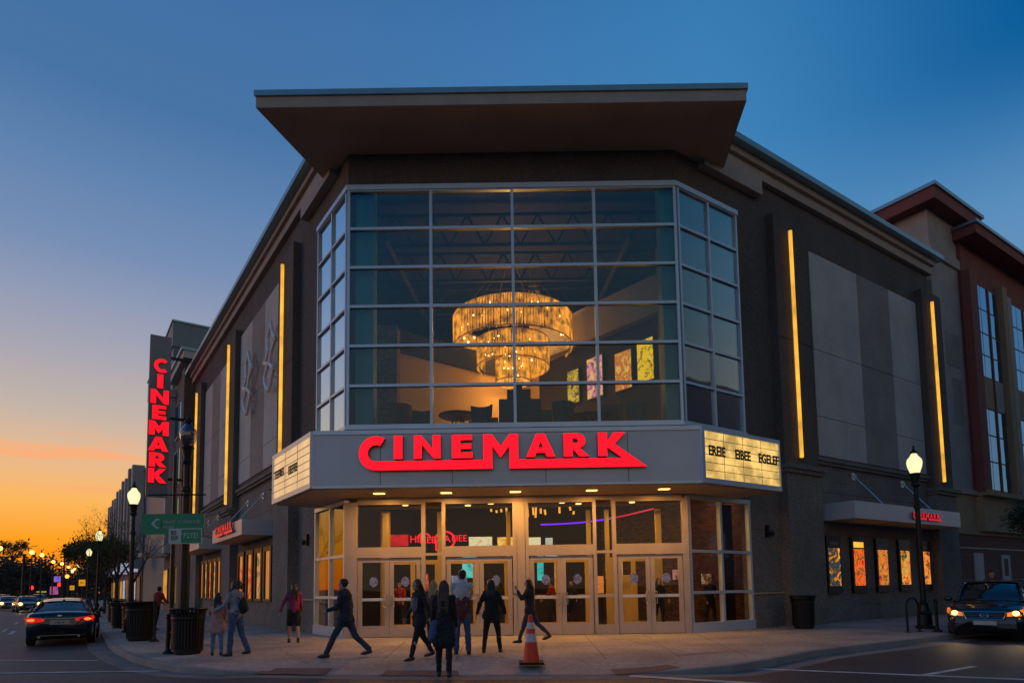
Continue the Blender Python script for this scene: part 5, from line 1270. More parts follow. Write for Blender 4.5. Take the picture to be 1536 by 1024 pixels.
def car(name, spec, paint, loc, heading, label, group, front=False, rear=False, detail=True, scale=1.0):
    """heading: angle of the nose about z"""
    L, wr = spec['L'], spec['wr']
    r = root(name, loc, label, 'car', group, heading); r.scale = (scale,) * 3
    X0 = -L / 2
    xs = sorted(set([0, .02, .05, .1, .18, .3] + [i * .14 for i in range(1, 35)] + [L - .3, L - .18, L - .1, L - .05, L - .02, L]))
    xs = [x for x in xs if x <= L]
    bm = NB(); secs = []
    for x in xs:
        hw, zt, zb = interp(spec['half'], x), interp(spec['deck'], x), interp(spec['bot'], x)
        for w in spec['wheels']:
            dx = abs(x - w); ra = wr + .06
            if dx < ra: zb = max(zb, wr + math.sqrt(ra * ra - dx * dx) * 1.0)
        zm = .56
        pr = [(0, zb), (hw * .90, zb), (hw * .97, max(zb + .01, .30)), (hw * .995, max(zb + .02, zm)), (hw, max(zb + .03, zm + .1)), (hw * .975, max(zb + .04, zt - .2)), (hw * .955, zt - .10), (hw * .90, zt - .03), (hw * .8, zt), (hw * .4, zt + .022), (0, zt + .03)]
        full = [(-a, b) for a, b in pr[:0:-1]] + pr
        secs.append([bm.verts.new((X0 + x, a, min(b, zt + .03))) for a, b in full])
    for a, b in zip(secs, secs[1:]):
        for i in range(len(a) - 1): bm.faces.new((a[i], a[i + 1], b[i + 1], b[i]))
    bm.faces.new(secs[0]); bm.faces.new(secs[-1][::-1])
    bmesh.ops.remove_doubles(bm, verts=bm.verts, dist=.0005)
    bo = build('body', bm, M[paint], r, smooth_=True)
    bm = NB(); box(bm, X0 + .3, X0 + L - .3, -spec['hw'] * .8, spec['hw'] * .8, .2, .7); build('underbody', bm, M['black_matte'], r)
    # cabin: glass band and painted roof
    ro = spec['roof']; x0, x1 = ro[0][0], ro[-1][0]; n = 22
    gl, rf = NB(), NB(); gs_, rs = [], []
    for i in range(n + 1):
        x = x0 + (x1 - x0) * i / n; zr = interp(ro, x); w = interp(spec['rw'], x); zd = interp(spec['deck'], x) - .02; hwb = interp(spec['half'], x) * .88
        zr = max(zr, zd + .03)
        gs_.append([gl.verts.new((X0 + x, a, b)) for a, b in ((-hwb, zd), (-(w + (hwb - w) * .25), zd + (zr - zd) * .78), (-w, zr - .02), (0, zr + .01), (w, zr - .02), (w + (hwb - w) * .25, zd + (zr - zd) * .78), (hwb, zd))])
    for a, b in zip(gs_, gs_[1:]):
        for i in range(6): gl.faces.new((a[i], a[i + 1], b[i + 1], b[i]))
    build('window_glass', gl, M['car_glass'], r, smooth_=True)
    pk = max(z for _, z in ro); xa = min(x for x, z in ro if z > pk - .1); xb = max(x for x, z in ro if z > pk - .1)
    for i in range(13):
        x = xa + (xb - xa) * i / 12; zr = interp(ro, x); w = interp(spec['rw'], x)
        rs.append([rf.verts.new((X0 + x, a, b)) for a, b in ((-w - .045, zr - .065), (-w - .01, zr - .01), (-w * .6, zr + .022), (0, zr + .032), (w * .6, zr + .022), (w + .01, zr - .01), (w + .045, zr - .065))])
    for a, b in zip(rs, rs[1:]):
        for i in range(6): rf.faces.new((a[i], a[i + 1], b[i + 1], b[i]))
    build('roof', rf, M[paint], r, smooth_=True)
    for sy in (-1, 1):
        bm = NB()
        def cp_(x, up=1.0):
            zr = interp(ro, x); w = interp(spec['rw'], x); zd = interp(spec['deck'], x); hwb = interp(spec['half'], x) * .88
            zr = max(zr, zd + .02); return (X0 + x, sy * (w + .012), zr)
        for a, b in ((x0, xa), (xb, x1)):
            pts = [cp_(a + (b - a) * i / 6) for i in range(7)]; polyline(bm, pts, .045, 8)
        m_ = (xa + xb) / 2; zd = interp(spec['deck'], m_); hwb = interp(spec['half'], m_) * .89
        tube(bm, (X0 + m_, sy * hwb, zd), (X0 + m_, sy * (interp(spec['rw'], m_) + .02), interp(ro, m_) - .04), .04)
        build('pillar', bm, M[paint], r, smooth_=True)
        # mirror
        xm = x1 - .35; bm = NB(); hwb = interp(spec['half'], xm); zd = interp(spec['deck'], xm)
        bmesh.ops.create_uvsphere(bm, u_segments=12, v_segments=8, radius=.12, matrix=Matrix.Translation((X0 + xm, sy * (hwb + .1), zd + .09)) @ Matrix.Diagonal((.6, 1, .75, 1)))
        tube(bm, (X0 + xm, sy * hwb * .9, zd), (X0 + xm, sy * (hwb + .06), zd + .05), .03); build('mirror', bm, M[paint], r, smooth_=True)
    for w in spec['wheels']:
        for sy in (-1, 1):
            yo = sy * (spec['hw'] - .11)
            bm = NB(); bmesh.ops.create_cone(bm, cap_ends=True, segments=28, radius1=wr, radius2=wr, depth=.22, matrix=Matrix.Translation((X0 + w, yo, wr)) @ Matrix.Rotation(math.pi / 2, 4, 'X'))
            wh = build('wheel', bm, M['black_matte'], r, bevel=.02)
            bm = NB(); o = yo + sy * .112
            for k in range(10):
                a = k * math.pi / 5; tube(bm, (X0 + w, o, wr), (X0 + w + .22 * math.cos(a), o, wr + .22 * math.sin(a)), .022, .016, 5)
            bmesh.ops.create_cone(bm, cap_ends=True, segments=24, radius1=.22, radius2=.22, depth=.01, matrix=Matrix.Translation((X0 + w, o - sy * .004, wr)) @ Matrix.Rotation(math.pi / 2, 4, 'X'))
            build('rim', bm, M['rim'], wh)
    hw0 = interp(spec['half'], .05)
    if rear:
        zt = interp(spec['deck'], .05)
        for sy in (-1, 1):
            bm = NB(); P = [(-.012, .40, zt - .13), (-.012, .42, zt - .22), (.01, .80, zt - .27), (.1, .885, zt - .25), (.3, .925, zt - .13), (.1, .885, zt - .07), (.0, .8, zt - .08)]
            vs = [bm.verts.new((X0 + a - .012, sy * b, c)) for a, b, c in P]; ve = [bm.verts.new((X0 + a + .06, sy * (b - .02), c)) for a, b, c in P]
            bm.faces.new(vs); bm.faces.new(ve[::-1])
            for i in range(len(P)): bm.faces.new((vs[i], vs[(i + 1) % len(P)], ve[(i + 1) % len(P)], ve[i]))
            t = build('tail_light', bm, M['tail'], r)
            bm = NB(); sphere(bm, (X0 - .005, sy * .74, zt - .175), .06, (.5, 1.7, .75)); build('bulb', bm, M['tail_hot'], t, smooth_=True)
        bm = NB(); box(bm, X0 - .02, X0 + .02, -.26, .26, .68, .82); build('number_plate', bm, M['plate'], r, bevel=.005)
        bm = text_bm('I EE II', .11, .003, 'CENTER'); bm.transform(Matrix.Translation((X0 - .023, 0, .71)) @ Matrix.Rotation(-math.pi / 2, 4, 'Z') @ Matrix.Rotation(math.pi / 2, 4, 'X')); build('plate_lettering', bm, M['ink'], r)
        bm = NB(); box(bm, X0 - .025, X0 + .01, -.5, .5, .86, .885); build('trim_bar', bm, M['chrome2'], r, bevel=.004)
        bm = NB(); bmesh.ops.create_uvsphere(bm, u_segments=14, v_segments=8, radius=.07, matrix=Matrix.Translation((X0 - .01, 0, .945)) @ Matrix.Diagonal((.25, 1, .7, 1))); build('badge', bm, M['chrome2'], r, smooth_=True)
        bm = NB(); box(bm, X0 + .0, X0 + .04, -.72, .72, .30, .46); build('lower_bumper', bm, M['black_matte'], r, bevel=.02)
        bm = NB(); box(bm, X0 - .012, X0 + .0, -.5, .5, .335, .35); build('bumper_trim', bm, M['chrome2'], r)
        bm = NB()
        for sy in (-1, 1): tube(bm, (X0 - .03, sy * .52, .30), (X0 + .2, sy * .52, .30), .04, n=12)
        build('exhaust', bm, M['chrome2'], r)
        bm = NB(); box(bm, X0 + 1.2, X0 + 1.35, -.03, .03, 1.38, 1.46); build('roof_fin', bm, M[paint], r, bevel=.02)
        bm = NB(); box(bm, X0 - .02, X0 - .0, -.8, .8, .545, .55); build('panel_gap', bm, M['black_matte'], r)
    if front:
        xf = X0 + L
        for sy in (-1, 1):
            bm = NB(); P = [(-.02, .50, .70), (-.03, .52, .80), (-.2, .80, .88), (-.42, .90, .92), (-.36, .91, .80), (-.12, .80, .71)]
            vs = [bm.verts.new((xf + a + .02, sy * b, c)) for a, b, c in P]; ve = [bm.verts.new((xf + a - .12, sy * (b - .03), c)) for a, b, c in P]
            bm.faces.new(vs); bm.faces.new(ve[::-1])
            for i in range(len(P)): bm.faces.new((vs[i], vs[(i + 1) % len(P)], ve[(i + 1) % len(P)], ve[i]))
            h = build('headlight', bm, M['headglow'], r)
            bm = NB(); sphere(bm, (xf - .06, sy * .69, .785), .085 if name != 'oncoming_car' else .15, (.7, 1, .8)); build('bulb', bm, M['headl'], h, smooth_=True)
            l = bpy.data.lights.new('headlight_beam', 'SPOT'); l.energy = 14; l.color = (1, .7, .35); l.spot_size = R(70); l.shadow_soft_size = .06
            o = bpy.data.objects.new('headlight_beam', l); COL.objects.link(o); o.parent = r; o.location = (xf + .08, sy * .69, .78); o.rotation_euler = (R(78), 0, -math.pi / 2)
        bm = NB(); box(bm, xf - .06, xf + .015, -.47, .47, .60, .82); g_ = build('grille', bm, M['black_matte'], r, bevel=.02)
        bm = NB(); polyline(bm, [(xf + .03, -.5, .82), (xf + .035, .5, .82), (xf + .03, .42, .615), (xf + .03, -.42, .615), (xf + .03, -.5, .82)], .018)
        for z in (.67, .72, .77): tube(bm, (xf + .02, -.42, z), (xf + .02, .42, z), .006)
        build('grille_bar', bm, M['chrome2'], g_)
        bm = NB(); pts = [(xf + .05, .09 * math.cos(t * math.pi / 8), .72 + .055 * math.sin(t * math.pi / 8)) for t in range(17)]; polyline(bm, pts, .011); tube(bm, (xf + .05, -.05, .70), (xf + .05, .05, .74), .01); build('badge', bm, M['chrome2'], r)
        bm = NB(); box(bm, xf - .08, xf + .0, -.7, .7, .3, .5); build('air_intake', bm, M['black_matte'], r, bevel=.03)
        bm = NB(); box(bm, xf + .0, xf + .02, -.26, .26, .46, .58); build('number_plate', bm, M['plate'], r, bevel=.004)
    return r
hl = math.atan2(dl.y, dl.x)
car('dark_saloon', SED, 'car_navy', Vector((-14.44, 20.3, -.148)) + Vector((math.cos(R(121)), math.sin(R(121)), 0)) * 2.45, R(121), 'dark navy saloon seen from behind with red tail lights on, at left', None, rear=True)
cp0 = G(1479, 962, -.15); hd = R(228)
car('dark_estate_car', SUV, 'car_black', cp0 - Vector((math.cos(hd), math.sin(hd), 0)) * 2.45, hd, 'black car facing the camera with headlights on at the right edge', None, front=True, scale=.97)
hb = hl + math.pi
for i, (px, d, pa, sp, lb) in enumerate(((13, 66, 'car_silver', SED, 'pale oncoming car at the left edge with its headlights on'), (41, 60, 'car_grey', SED, 'grey oncoming car with two headlights, left of the navy saloon'),
                                 (3, 78, 'car_grey', SUV, 'dim oncoming car half out of the left edge'), (60, 92, 'car_black', SUV, 'dark far car just left of the navy saloon roof'))):
    v = ray(px, 880); car('oncoming_car', sp, pa, Vector((v.x * d, d, -.148)), hb + R(8), lb, 'oncoming cars on the left street', front=True)

# ================================================================== PEOPLE
def caps(bm, a, b, ra, rb, n=14, fl=1.0, k=3):
    """tapered limb with rounded ends; fl flattens it front to back"""
    a, b = Vector(a), Vector(b); d = b - a
    L = max(d.length, 1e-5); q = d.to_track_quat('Z', 'Y') if d.length > 1e-5 else Matrix.Identity(3).to_quaternion()
    rings = []
    for i in range(k + 1): t = -math.pi / 2 + (math.pi / 2) * i / k; rings.append((ra * math.cos(t), ra * math.sin(t)))
    for i in range(k + 1): t = (math.pi / 2) * i / k; rings.append((rb * math.cos(t), L + rb * math.sin(t)))
    vs = []
    for r_, z in rings:
        r_ = max(r_, 1e-4); row = []
        for i in range(n):
            t = 2 * math.pi * i / n; p = q @ Vector((r_ * math.cos(t), r_ * math.sin(t), z)); p = a + Vector((p.x, p.y * fl, p.z)) if fl != 1 and abs(d.z) > .7 * L else a + p
            row.append(bm.verts.new(p))
        vs.append(row)
    for r0, r1 in zip(vs, vs[1:]):
        for i in range(n): bm.faces.new((r0[i], r0[(i + 1) % n], r1[(i + 1) % n], r1[i]))
    bm.faces.new(vs[0][::-1]); bm.faces.new(vs[-1])
def ell(bm, c, r, u=18, v=12, rot=None):
    mtx = Matrix.Translation(Vector(c)); 
    if rot: mtx = mtx @ rot
    bmesh.ops.create_uvsphere(bm, u_segments=u, v_segments=v, radius=1, matrix=mtx @ Matrix.Diagonal((r[0], r[1], r[2], 1)))
def fuse(name, bm, vox, mt, parent, smooth_it=3, wrinkle=0.0, seed=0.0):
    """melt overlapping volumes into one continuous skin"""
    me = bpy.data.meshes.new(name); bmesh.ops.recalc_face_normals(bm, faces=bm.faces); bm.to_mesh(me); bm.free()
    o = bpy.data.objects.new(name, me); COL.objects.link(o)
    md = o.modifiers.new('r', 'REMESH'); md.mode = 'VOXEL'; md.voxel_size = vox
    if smooth_it: ms = o.modifiers.new('s', 'SMOOTH'); ms.iterations = smooth_it; ms.factor = .5
    me2 = bpy.data.meshes.new_from_object(o.evaluated_get(bpy.context.evaluated_depsgraph_get()))
    bpy.data.objects.remove(o); bpy.data.meshes.remove(me)
    if wrinkle:
        nn = [v.normal.copy() for v in me2.vertices]
        for v, n_ in zip(me2.vertices, nn):
            p = v.co; w = noise.noise(Vector((p.x * 9 + seed, p.y * 9, p.z * 15))) + .5 * noise.noise(Vector((p.x * 22, p.y * 22 + seed, p.z * 30)))
            v.co = p + n_ * w * wrinkle
    me2.materials.clear(); me2.materials.append(mt); me2.shade_smooth(); me2.name = name
    ob = bpy.data.objects.new(name, me2); COL.objects.link(ob); ob.parent = parent
    return ob
def cloth(name, c, r=.85): return mat(name, tuple(x * 1.25 + .003 for x in c), r, var=.3, vs=7)
SKIN = mat('skin', (.42, .24, .17), .55, var=.08, vs=6)
HAIR = {k: mat(k + ' hair', c, .45, var=.35, vs=30, stretch=(1, 1, .12)) for k, c in (('dark', (.012, .008, .007)), ('brown', (.06, .03, .018)), ('auburn', (.09, .035, .02)), ('blond', (.35, .22, .09)))}
SHOE = mat('dark shoe', (.02, .018, .018), .5, var=.1); EYEM = mat('eye', (.03, .02, .02), .2, var=0); LIPM = mat('lips', (.3, .08, .07), .5, var=0)
def person(loc, face, height, label, top_c, leg_c, legs=((12, 8), (-12, 18)), arms=((8, 10, 15), (-8, 10, 15)), hair='brown', hairlen=0, female=True, coat=0.0, head=(0, 0), build_=1.0, skirt=None, sleeve=True, lean=2, puffy=1.0, spread=1.0, group=None):
    """face: compass heading of the figure about z (0 looks along +Y). legs/arms: degrees of swing forward, then bend"""
    r = root('person', loc, label, 'person', group, face)
    k = height / 1.72; r.scale = (k, k, k)
    w = build_; V = Vector
    rot = lambda v, a: V((v.x, v.y * math.cos(a) + v.z * -math.sin(a) * -1 * 1, v.z * math.cos(a) - v.y * math.sin(a)))
    def dirn(a, side=0.0): return V((math.sin(R(side)), math.sin(R(a)) * math.cos(R(side)), -math.cos(R(a)) * math.cos(R(side))))
    # legs from the ground up: find the hip height that plants the lower foot
    Lth, Lsh = .43, .42; feet = []
    for i, (a, b) in enumerate(legs):
        s = -1 if i == 0 else 1; kn = dirn(a, s * 3 * spread) * Lth; an = kn + dirn(a - b, s * 2 * spread) * Lsh; feet.append((kn, an))
    hip = max(-f[1].z for f in feet) + .085
    hips = [V((-.085 * w, 0, hip)), V((.085 * w, 0, hip))]; knees = [hips[i] + feet[i][0] for i in (0, 1)]; ank = [hips[i] + feet[i][1] for i in (0, 1)]
    ln = R(lean); ch = V((0, math.sin(ln) * .36, hip + .37)); nk = V((0, math.sin(ln) * .52, hip + .555)); hc = nk + V((0, .03, .14))
    sw = (.15 if female else .178) * w; shs = [V((-sw, nk.y - .01, nk.z - .06)), V((sw, nk.y - .01, nk.z - .06))]
    els, wrs, hd_ = [], [], []
    for i, (a, side, b) in enumerate(arms):
        s = -1 if i == 0 else 1; e = shs[i] + dirn(a, s * side) * .29; wv = dirn(a + b, s * side * (.6 if b < 60 else -.6)); els.append(e); wrs.append(e + wv * .25); hd_.append(wv)
    hz = R(head[0]); hrot = Matrix.Rotation(hz, 4, 'Z') @ Matrix.Rotation(R(head[1]), 4, 'X')
    H = lambda x, y, z: hc + (hrot @ V((x, y, z)))
    # ---- body: one fused mesh
    bm = NB()
    ell(bm, (0, ch.y, ch.z + .03), (.15 * w, .10, .2)); ell(bm, (0, 0, hip + .04), (.155 * w, .11, .13)); caps(bm, (0, 0, hip + .05), ch, .12, .12)
    caps(bm, ch, nk, .08, .055); caps(bm, nk, hc, .052, .05)
    ell(bm, H(0, 0, .02), (.073, .092, .105), rot=hrot); ell(bm, H(0, .028, -.045), (.055, .062, .07), rot=hrot)   # skull and jaw
    caps(bm, H(0, .088, .012), H(0, .108, -.018), .009, .014); ell(bm, H(0, .083, -.086), (.02, .018, .015))       # nose, chin
    ell(bm, H(0, .083, -.048), (.022, .012, .008)); ell(bm, H(0, .082, .035), (.045, .014, .01))
    for s in (-1, 1): ell(bm, H(s * .076, -.002, -.005), (.012, .02, .03))
    for i in (0, 1):
        s = -1 if i == 0 else 1
        caps(bm, hips[i], knees[i], .085 * w, .055); caps(bm, knees[i], knees[i].lerp(ank[i], .3), .052, .056); caps(bm, knees[i].lerp(ank[i], .3), ank[i], .055, .034)
        caps(bm, ank[i] + V((0, -.02, -.035)), ank[i] + V((s * .015, .13, -.055)), .035, .026)
        caps(bm, shs[i], els[i], .05, .038); caps(bm, els[i], wrs[i], .038, .024)
        # hand: palm, four unequal curled fingers, thumb from the side of the palm
        d = hd_[i].normalized(); sd_ = V((0, 1, 0)) if abs(d.y) < .8 else V((0, 0, 1)); sd_ = (sd_ - d * sd_.dot(d)).normalized(); pn = d.cross(sd_) * s
        wp = wrs[i]; pc = wp + d * .075
        for t in (-.022, 0, .022): caps(bm, wp + sd_ * t * .6, wp + d * .075 + sd_ * t, .014, .014, n=8)
        for t, Lf in ((.03, .034), (.01, .039), (-.01, .036), (-.029, .028)):
            a_ = wp + d * .085 + sd_ * t; b_1 = a_ + d * Lf - pn * .006; c_1 = b_1 + (d * .75 - pn * .65) * Lf * .75; caps(bm, a_, b_1, .0095, .009, n=7); caps(bm, b_1, c_1, .009, .0075, n=7)
        a_ = wp + d * .03 + sd_ * .03; b_1 = a_ + (d * .6 + sd_ * .75) * .036; caps(bm, a_, b_1, .012, .0105, n=7); caps(bm, b_1, b_1 + (d * .95 + sd_ * .1 - pn * .3) * .03, .0105, .008, n=7)
    body = fuse('body', bm, .0085, SKIN, r, 1)
    bm = NB()
    for s in (-1, 1): ell(bm, H(s * .03, .083, .012), (.011, .007, .007), 8, 6)
    build('eyes', bm, EYEM, r, smooth_=True); bm = NB(); ell(bm, H(0, .0935, -.048), (.02, .005, .006), 8, 6); build('lips', bm, LIPM, r, smooth_=True)
    # ---- trousers or skirt
    bm = NB(); ell(bm, (0, 0, hip + .05), (.165 * w, .122, .12)); 
    if skirt is None:
        for i in (0, 1): caps(bm, hips[i], knees[i], .098 * w, .068); caps(bm, knees[i], ank[i] + V((0, 0, .015)), .066, .048 if female else .06)
    else:
        for i in (0, 1): caps(bm, hips[i], hips[i].lerp(knees[i], .8), .11 * w, .105)
        caps(bm, hips[0].lerp(knees[0], .6), hips[1].lerp(knees[1], .6), .1, .1)
    fuse('skirt' if skirt else 'trousers', bm, .014, skirt or leg_c, r, 3, .010, loc[0])
    # ---- coat, jacket or shirt
    bm = NB(); pf = puffy
    ell(bm, (0, ch.y, ch.z + .03), (.172 * w * pf, .128 * pf, .22)); caps(bm, (0, 0, hip + .06), ch, .15 * w * pf, .14 * pf, fl=.85)
    caps(bm, shs[0], shs[1], .068 * pf, .068 * pf); caps(bm, ch + V((0, 0, .1)), nk + V((0, 0, -.015)), .1, .066)
    if coat > 0:
        for i in (0, 1): e_ = hips[i].lerp(knees[i], coat); e_.y *= .6; caps(bm, hips[i], e_, .12 * w * pf, .125 * w * pf)
        caps(bm, (0, 0, hip), (0, (knees[0].y + knees[1].y) * .25, hip - .4 * coat), .13 * w * pf, .14 * w * pf, fl=.9)
    for i in (0, 1):
        caps(bm, shs[i], els[i], .062 * pf, .05 * pf); caps(bm, els[i], els[i].lerp(wrs[i], .93 if sleeve else .2), .049 * pf, .038 * pf)
    tp = fuse('jacket' if coat or pf > 1 else 'shirt', bm, .013, top_c, r, 3, .013 * pf, loc[0] + 3)
    bm = NB(); caps(bm, nk + V((0, -.01, -.02)), nk + V((0, 0, .025)), .07, .062); build('collar', bm, top_c, tp, smooth_=True)
    # ---- shoes
    for i in (0, 1):
        s = -1 if i == 0 else 1; bm = NB(); A = ank[i]; pt = R(legs[i][0] - legs[i][1]) * .6
        tilt = -max(-.5, min(.25, pt)) if A.z > .1 else 0
        f = V((s * .03, math.cos(tilt), -math.sin(-tilt) * 0 + (math.sin(-pt) * .0)))
        z0 = A.z - .045
        dz = -min(.0, 0); caps(bm, A + V((0, -.035, -.04)), A + V((s * .015, .10, -.052 - max(0, A.z - .1) * .5)), .044, .04); caps(bm, A + V((s * .015, .10, -.055 - max(0, A.z - .1) * .5)), A + V((s * .02, .165, -.06 - max(0, A.z - .1) * .6)), .038, .026); caps(bm, A + V((0, 0, .02)), A + V((0, -.01, -.04)), .045, .045)
        fuse('shoe', bm, .011, SHOE, r, 2)
    # ---- hair
    bm = NB(); ell(bm, H(0, -.014, .035), (.083, .098, .105), rot=hrot)
    hm = NB()
    for f_ in (): pass
    if hairlen == 0:
        ell(bm, H(0, -.02, .055), (.086, .098, .09), rot=hrot)
    else:
        for t in (-.055, -.03, 0, .03, .055):
            p0 = H(t, -.06, .03); p1 = nk + V((t * 1.35, -.075 - .02 * pf, .0)); p2 = nk + V((t * 1.5 + .01 * math.sin(t * 90), -.10 * pf - .02, -hairlen * (1 - abs(t) * 2.2)))
            caps(bm, p0, p1, .04, .036); caps(bm, p1, p2, .036, .016)
        for s in (-1, 1): caps(bm, H(s * .07, -.01, .03), H(s * .078, -.02, -.09), .026, .026); caps(bm, H(s * .078, -.02, -.09), nk + V((s * .08, -.03, -min(.1, hairlen))), .026, .024)
    # keep the face clear of hair
    ho = fuse('hair', bm, .009, HAIR[hair], r, 2, .006, loc[1])
    inv = hrot.inverted()
    for v in ho.data.vertices:
        q_ = inv @ (v.co - hc)
        if q_.y > .03 and q_.z < .075 and q_.z > -.14: v.co = v.co + (hrot @ V((0, -(q_.y - .03) * 1.0, 0)))
    return r
WST = R(90)    # facing left in the picture
C_ = dict(navy=cloth('navy jacket cloth', (.012, .018, .035)), denim=cloth('blue denim', (.035, .07, .15)), ddenim=cloth('dark denim', (.018, .03, .06)), black=cloth('black cloth', (.009, .009, .011)),
          greyblue=cloth('grey blue sweatshirt', (.20, .22, .29)), pink=cloth('dusty pink coat', (.33, .19, .19)), magenta=cloth('magenta jacket', (.20, .018, .09)), white=cloth('pale grey knit', (.42, .42, .42)), maroon=cloth('maroon cloth', (.10, .025, .025)),
          blackcoat=cloth('black coat wool', (.008, .009, .012)), leg=cloth('black leggings', (.006, .006, .008)), red=cloth('red jacket', (.25, .02, .015)), lden=cloth('light denim', (.06, .14, .24)), brown=cloth('brown top', (.06, .035, .03)))
def backpack(r, x, y, z, mt, sc=1.0):
    bm = NB(); ell(bm, (x, y, z), (.13 * sc, .085 * sc, .2 * sc)); ell(bm, (x, y - .05 * sc, z - .07 * sc), (.1 * sc, .06 * sc, .09 * sc)); b = fuse('bag', bm, .015, mt, r, 2, .004)
    b['label'] = 'small rucksack on the back'
    for s in (-1, 1):
        bm = NB(); polyline(bm, [(s * .09, y + .03, z + .17 * sc), (s * .11, .0, z + .24 * sc), (s * .11, .12, z + .15 * sc), (s * .12, .13, z - .05), (s * .12, y + .05, z - .15 * sc)], .014); build('strap', bm, mt, b)
p = person((-6.5, 14.95, 0), R(75), 1.72, 'adult with curly hair, grey blue sweatshirt and small black rucksack', C_['greyblue'], C_['denim'], ((6, 4), (-10, 14)), ((30, 6, 35), (22, 8, 40)), 'brown', 0, False, puffy=1.05, head=(0, 8), build_=1.02)
backpack(p, 0, -.2, 1.16, C_['black'])
bm = NB()
for i in range(40):
    a = rn.uniform(0, 6.28); b = rn.uniform(-.3, 1.3); ell(bm, (.1 * math.cos(a) * math.cos(b), -.0 + .115 * math.sin(a) * math.cos(b) - .02, 1.60 + .125 * math.sin(b)), (.035, .035, .035), 8, 6)
fuse('curls', bm, .01, HAIR['brown'], p, 1)
p = person((-6.98, 15.05, 0), R(20), 1.44, 'child in dusty pink coat and light jeans beside the adult with rucksack', C_['pink'], C_['lden'], ((6, 4), (-6, 8)), ((30, 12, 50), (12, 8, 20)), 'dark', .16, True, coat=.5, puffy=1.1, head=(10, 5), build_=.95)
bm = NB(); box(bm, -.3, -.14, .22, .3, 1.10, 1.2); build('paper_cup', bm, M['cone_white'], p, bevel=.02)
person((-6.28, 18.25, 0), R(20), 1.70, 'woman in magenta jacket and black skirt walking by the dark wall at left', C_['magenta'], C_['black'], ((16, 6), (-10, 16)), ((-6, 30, 8), (14, 10, 12)), 'dark', .22, True, skirt=C_['black'], puffy=1.06, head=(50, 0), build_=.97)
person((-3.74, 14.28, 0), R(82), 1.80, 'man in navy jacket striding left in front of the side windows', C_['navy'], C_['ddenim'], ((30, 6), (-22, 24)), ((14, 6, 62), (-10, 10, 24)), 'dark', 0, False, puffy=1.12, coat=.12, lean=5)
p = person((-2.0, 13.6, 0), R(128), 1.70, 'woman with auburn hair and patterned rucksack stepping left in a black coat', C_['black'], C_['leg'], ((20, 4), (-20, 14)), ((-12, 30, 10), (10, 10, 20)), 'auburn', .2, True, puffy=1.05, coat=.3, head=(-20, 0), lean=3)
backpack(p, .0, .12, 1.18, picture('glowing patterned cloth', [(60, 60, 90), (110, 90, 120), (60, 70, 110), (120, 110, 130)], .12, 9, 3), .85)  # rucksack cloth given a weak emission of its own; nothing in it is lit
p = person((-1.28, 11.76, pave_z(-1.28, 11.76)), R(2), 1.73, 'woman with very long brown hair in a long black coat, nearest the camera', C_['blackcoat'], C_['leg'], ((6, 3), (-7, 6)), ((6, 10, 20), (4, 9, 18)), 'brown', .36, True, coat=.72, puffy=1.0, spread=.4, head=(8, 0))
bm = NB(); caps(bm, (-.15, -.02, .95), (-.19, -.01, .72), .1, .1); caps(bm, (-.15, -.02, .95), (-.14, .02, .72), .09, .1); fuse('denim_shirt_tail', bm, .015, C_['denim'], p, 3, .008)
p = person((-1.16, 14.5, 0), R(8), 1.86, 'man in pale knit top and maroon lower shirt facing the doors', C_['white'], C_['denim'], ((2, 2), (-3, 4)), ((34, 1, 70), (34, 1, 66)), 'dark', 0, False, build_=1.03, head=(35, 0), puffy=1.02)
bm = NB(); caps(bm, (0, 0, .88), (0, .01, 1.12), .178, .168, fl=.84); fuse('lower_shirt', bm, .014, C_['maroon'], p, 2, .006)
person((-.5, 14.82, 0), R(-4), 1.65, 'woman in black jacket and leggings with one arm out, facing the doors', C_['black'], C_['leg'], ((-4, 6), (8, 4)), ((4, 28, 6), (6, 22, 10)), 'dark', .12, True, puffy=1.1, coat=.12, build_=1.04, spread=2.6)
person((.46, 17.3, 0), R(78), 1.74, 'woman with long dark hair holding a phone to her face, behind the traffic cone', C_['black'], C_['ddenim'], ((20, 2), (-24, 22)), ((40, 6, 115), (24, 12, 95)), 'dark', .3, True, puffy=1.08, coat=.15, head=(-8, 0))
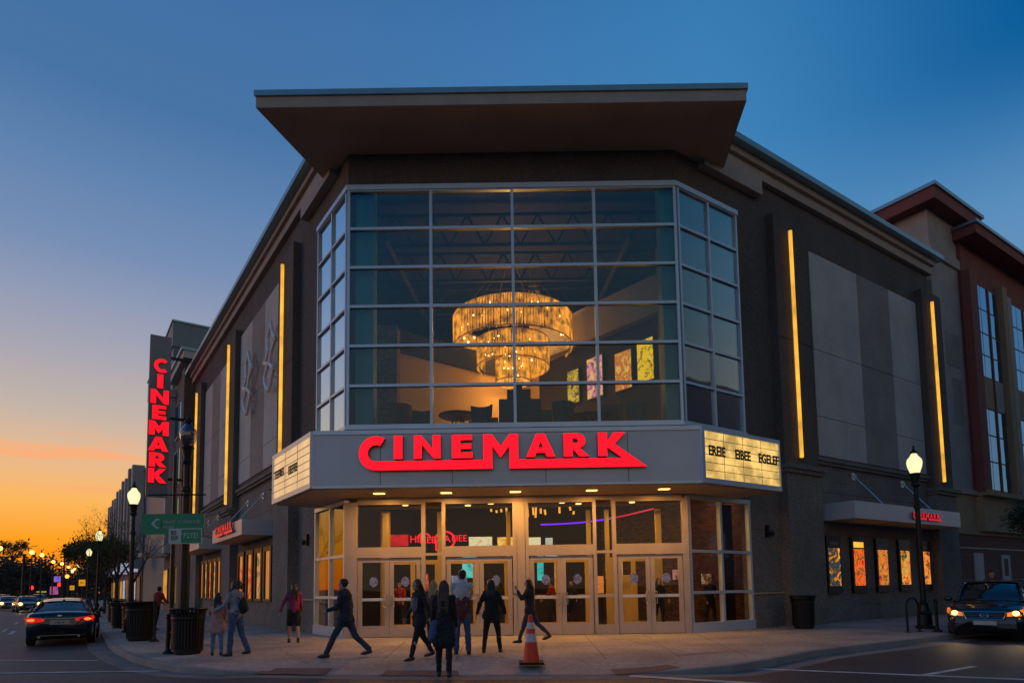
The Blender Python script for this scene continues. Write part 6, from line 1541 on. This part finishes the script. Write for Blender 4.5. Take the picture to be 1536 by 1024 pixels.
person((-1.95, 15.6, 0), R(-10), 1.66, 'blond woman mostly hidden behind the long haired woman', C_['brown'], C_['leg'], ((4, 2), (-6, 8)), ((8, 8, 15), (6, 8, 15)), 'blond', .2, True, puffy=1.05)
person((-14.3, 25.5, 0), R(-20), 1.70, 'person in red jacket bending beside the litter bins far left', C_['red'], C_['black'], ((8, 6), (-6, 10)), ((30, 8, 40), (24, 8, 45)), 'dark', 0, False, puffy=1.12, lean=14)
person((15.35, 20.35, 0), R(150), 1.76, 'person in dark jacket and pale shirt standing behind the black car', C_['brown'], C_['black'], ((4, 2), (-4, 4)), ((6, 8, 12), (6, 8, 12)), 'dark', 0, False, puffy=1.1)
# people inside the lobby
for i, (x, y, rz, h, tp_, hr, ln, lb) in enumerate(((-3.9, 24.6, .4, 1.7, 'navy', 'dark', 0, 'dim figure inside the lobby behind the first pair of doors'), (-.9, 24.8, 2.6, 1.75, 'maroon', 'brown', 0, 'dim figure inside the lobby behind the second pair of doors'),
                                               (1.5, 24.4, 1.2, 1.72, 'red', 'dark', 0, 'dim figure in red inside the lobby behind the third pair of doors'), (2.3, 25.0, 3.0, 1.68, 'black', 'dark', .15, 'dark figure inside the lobby beside the one in red'),
                                               (3.1, 24.2, 2.0, 1.7, 'brown', 'brown', .15, 'dim figure behind the narrow glass between the right-hand doors'), (5.05, 22.0, 3.3, 1.7, 'black', 'dark', .1, 'dark figure standing inside the right side window'), (-2.9, 25.6, 2.2, 1.66, 'brown', 'blond', .15, 'dim figure deep in the lobby near the red sign'), (-4.2, 23.6, 3.0, 1.72, 'red', 'dark', 0, 'figure in red top just inside the leftmost door leaf'), (-.6, 23.4, .6, 1.68, 'navy', 'dark', .15, 'dark haired figure just inside the fourth door leaf'),
                                               (4.0, 25.2, 2.7, 1.74, 'maroon', 'brown', 0, 'figure in maroon deep behind the rightmost doors'), (7.1, 22.9, 3.4, 1.7, 'navy', 'dark', 0, 'figure in navy inside the right side window, nearer the street wall'))):
    person((x, y, .012), rz, h, lb, C_[tp_], C_['black'], ((6, 4), (-8, 10)), ((20, 8, 30), (8, 8, 15)), hr, ln, bool(ln), puffy=1.05)
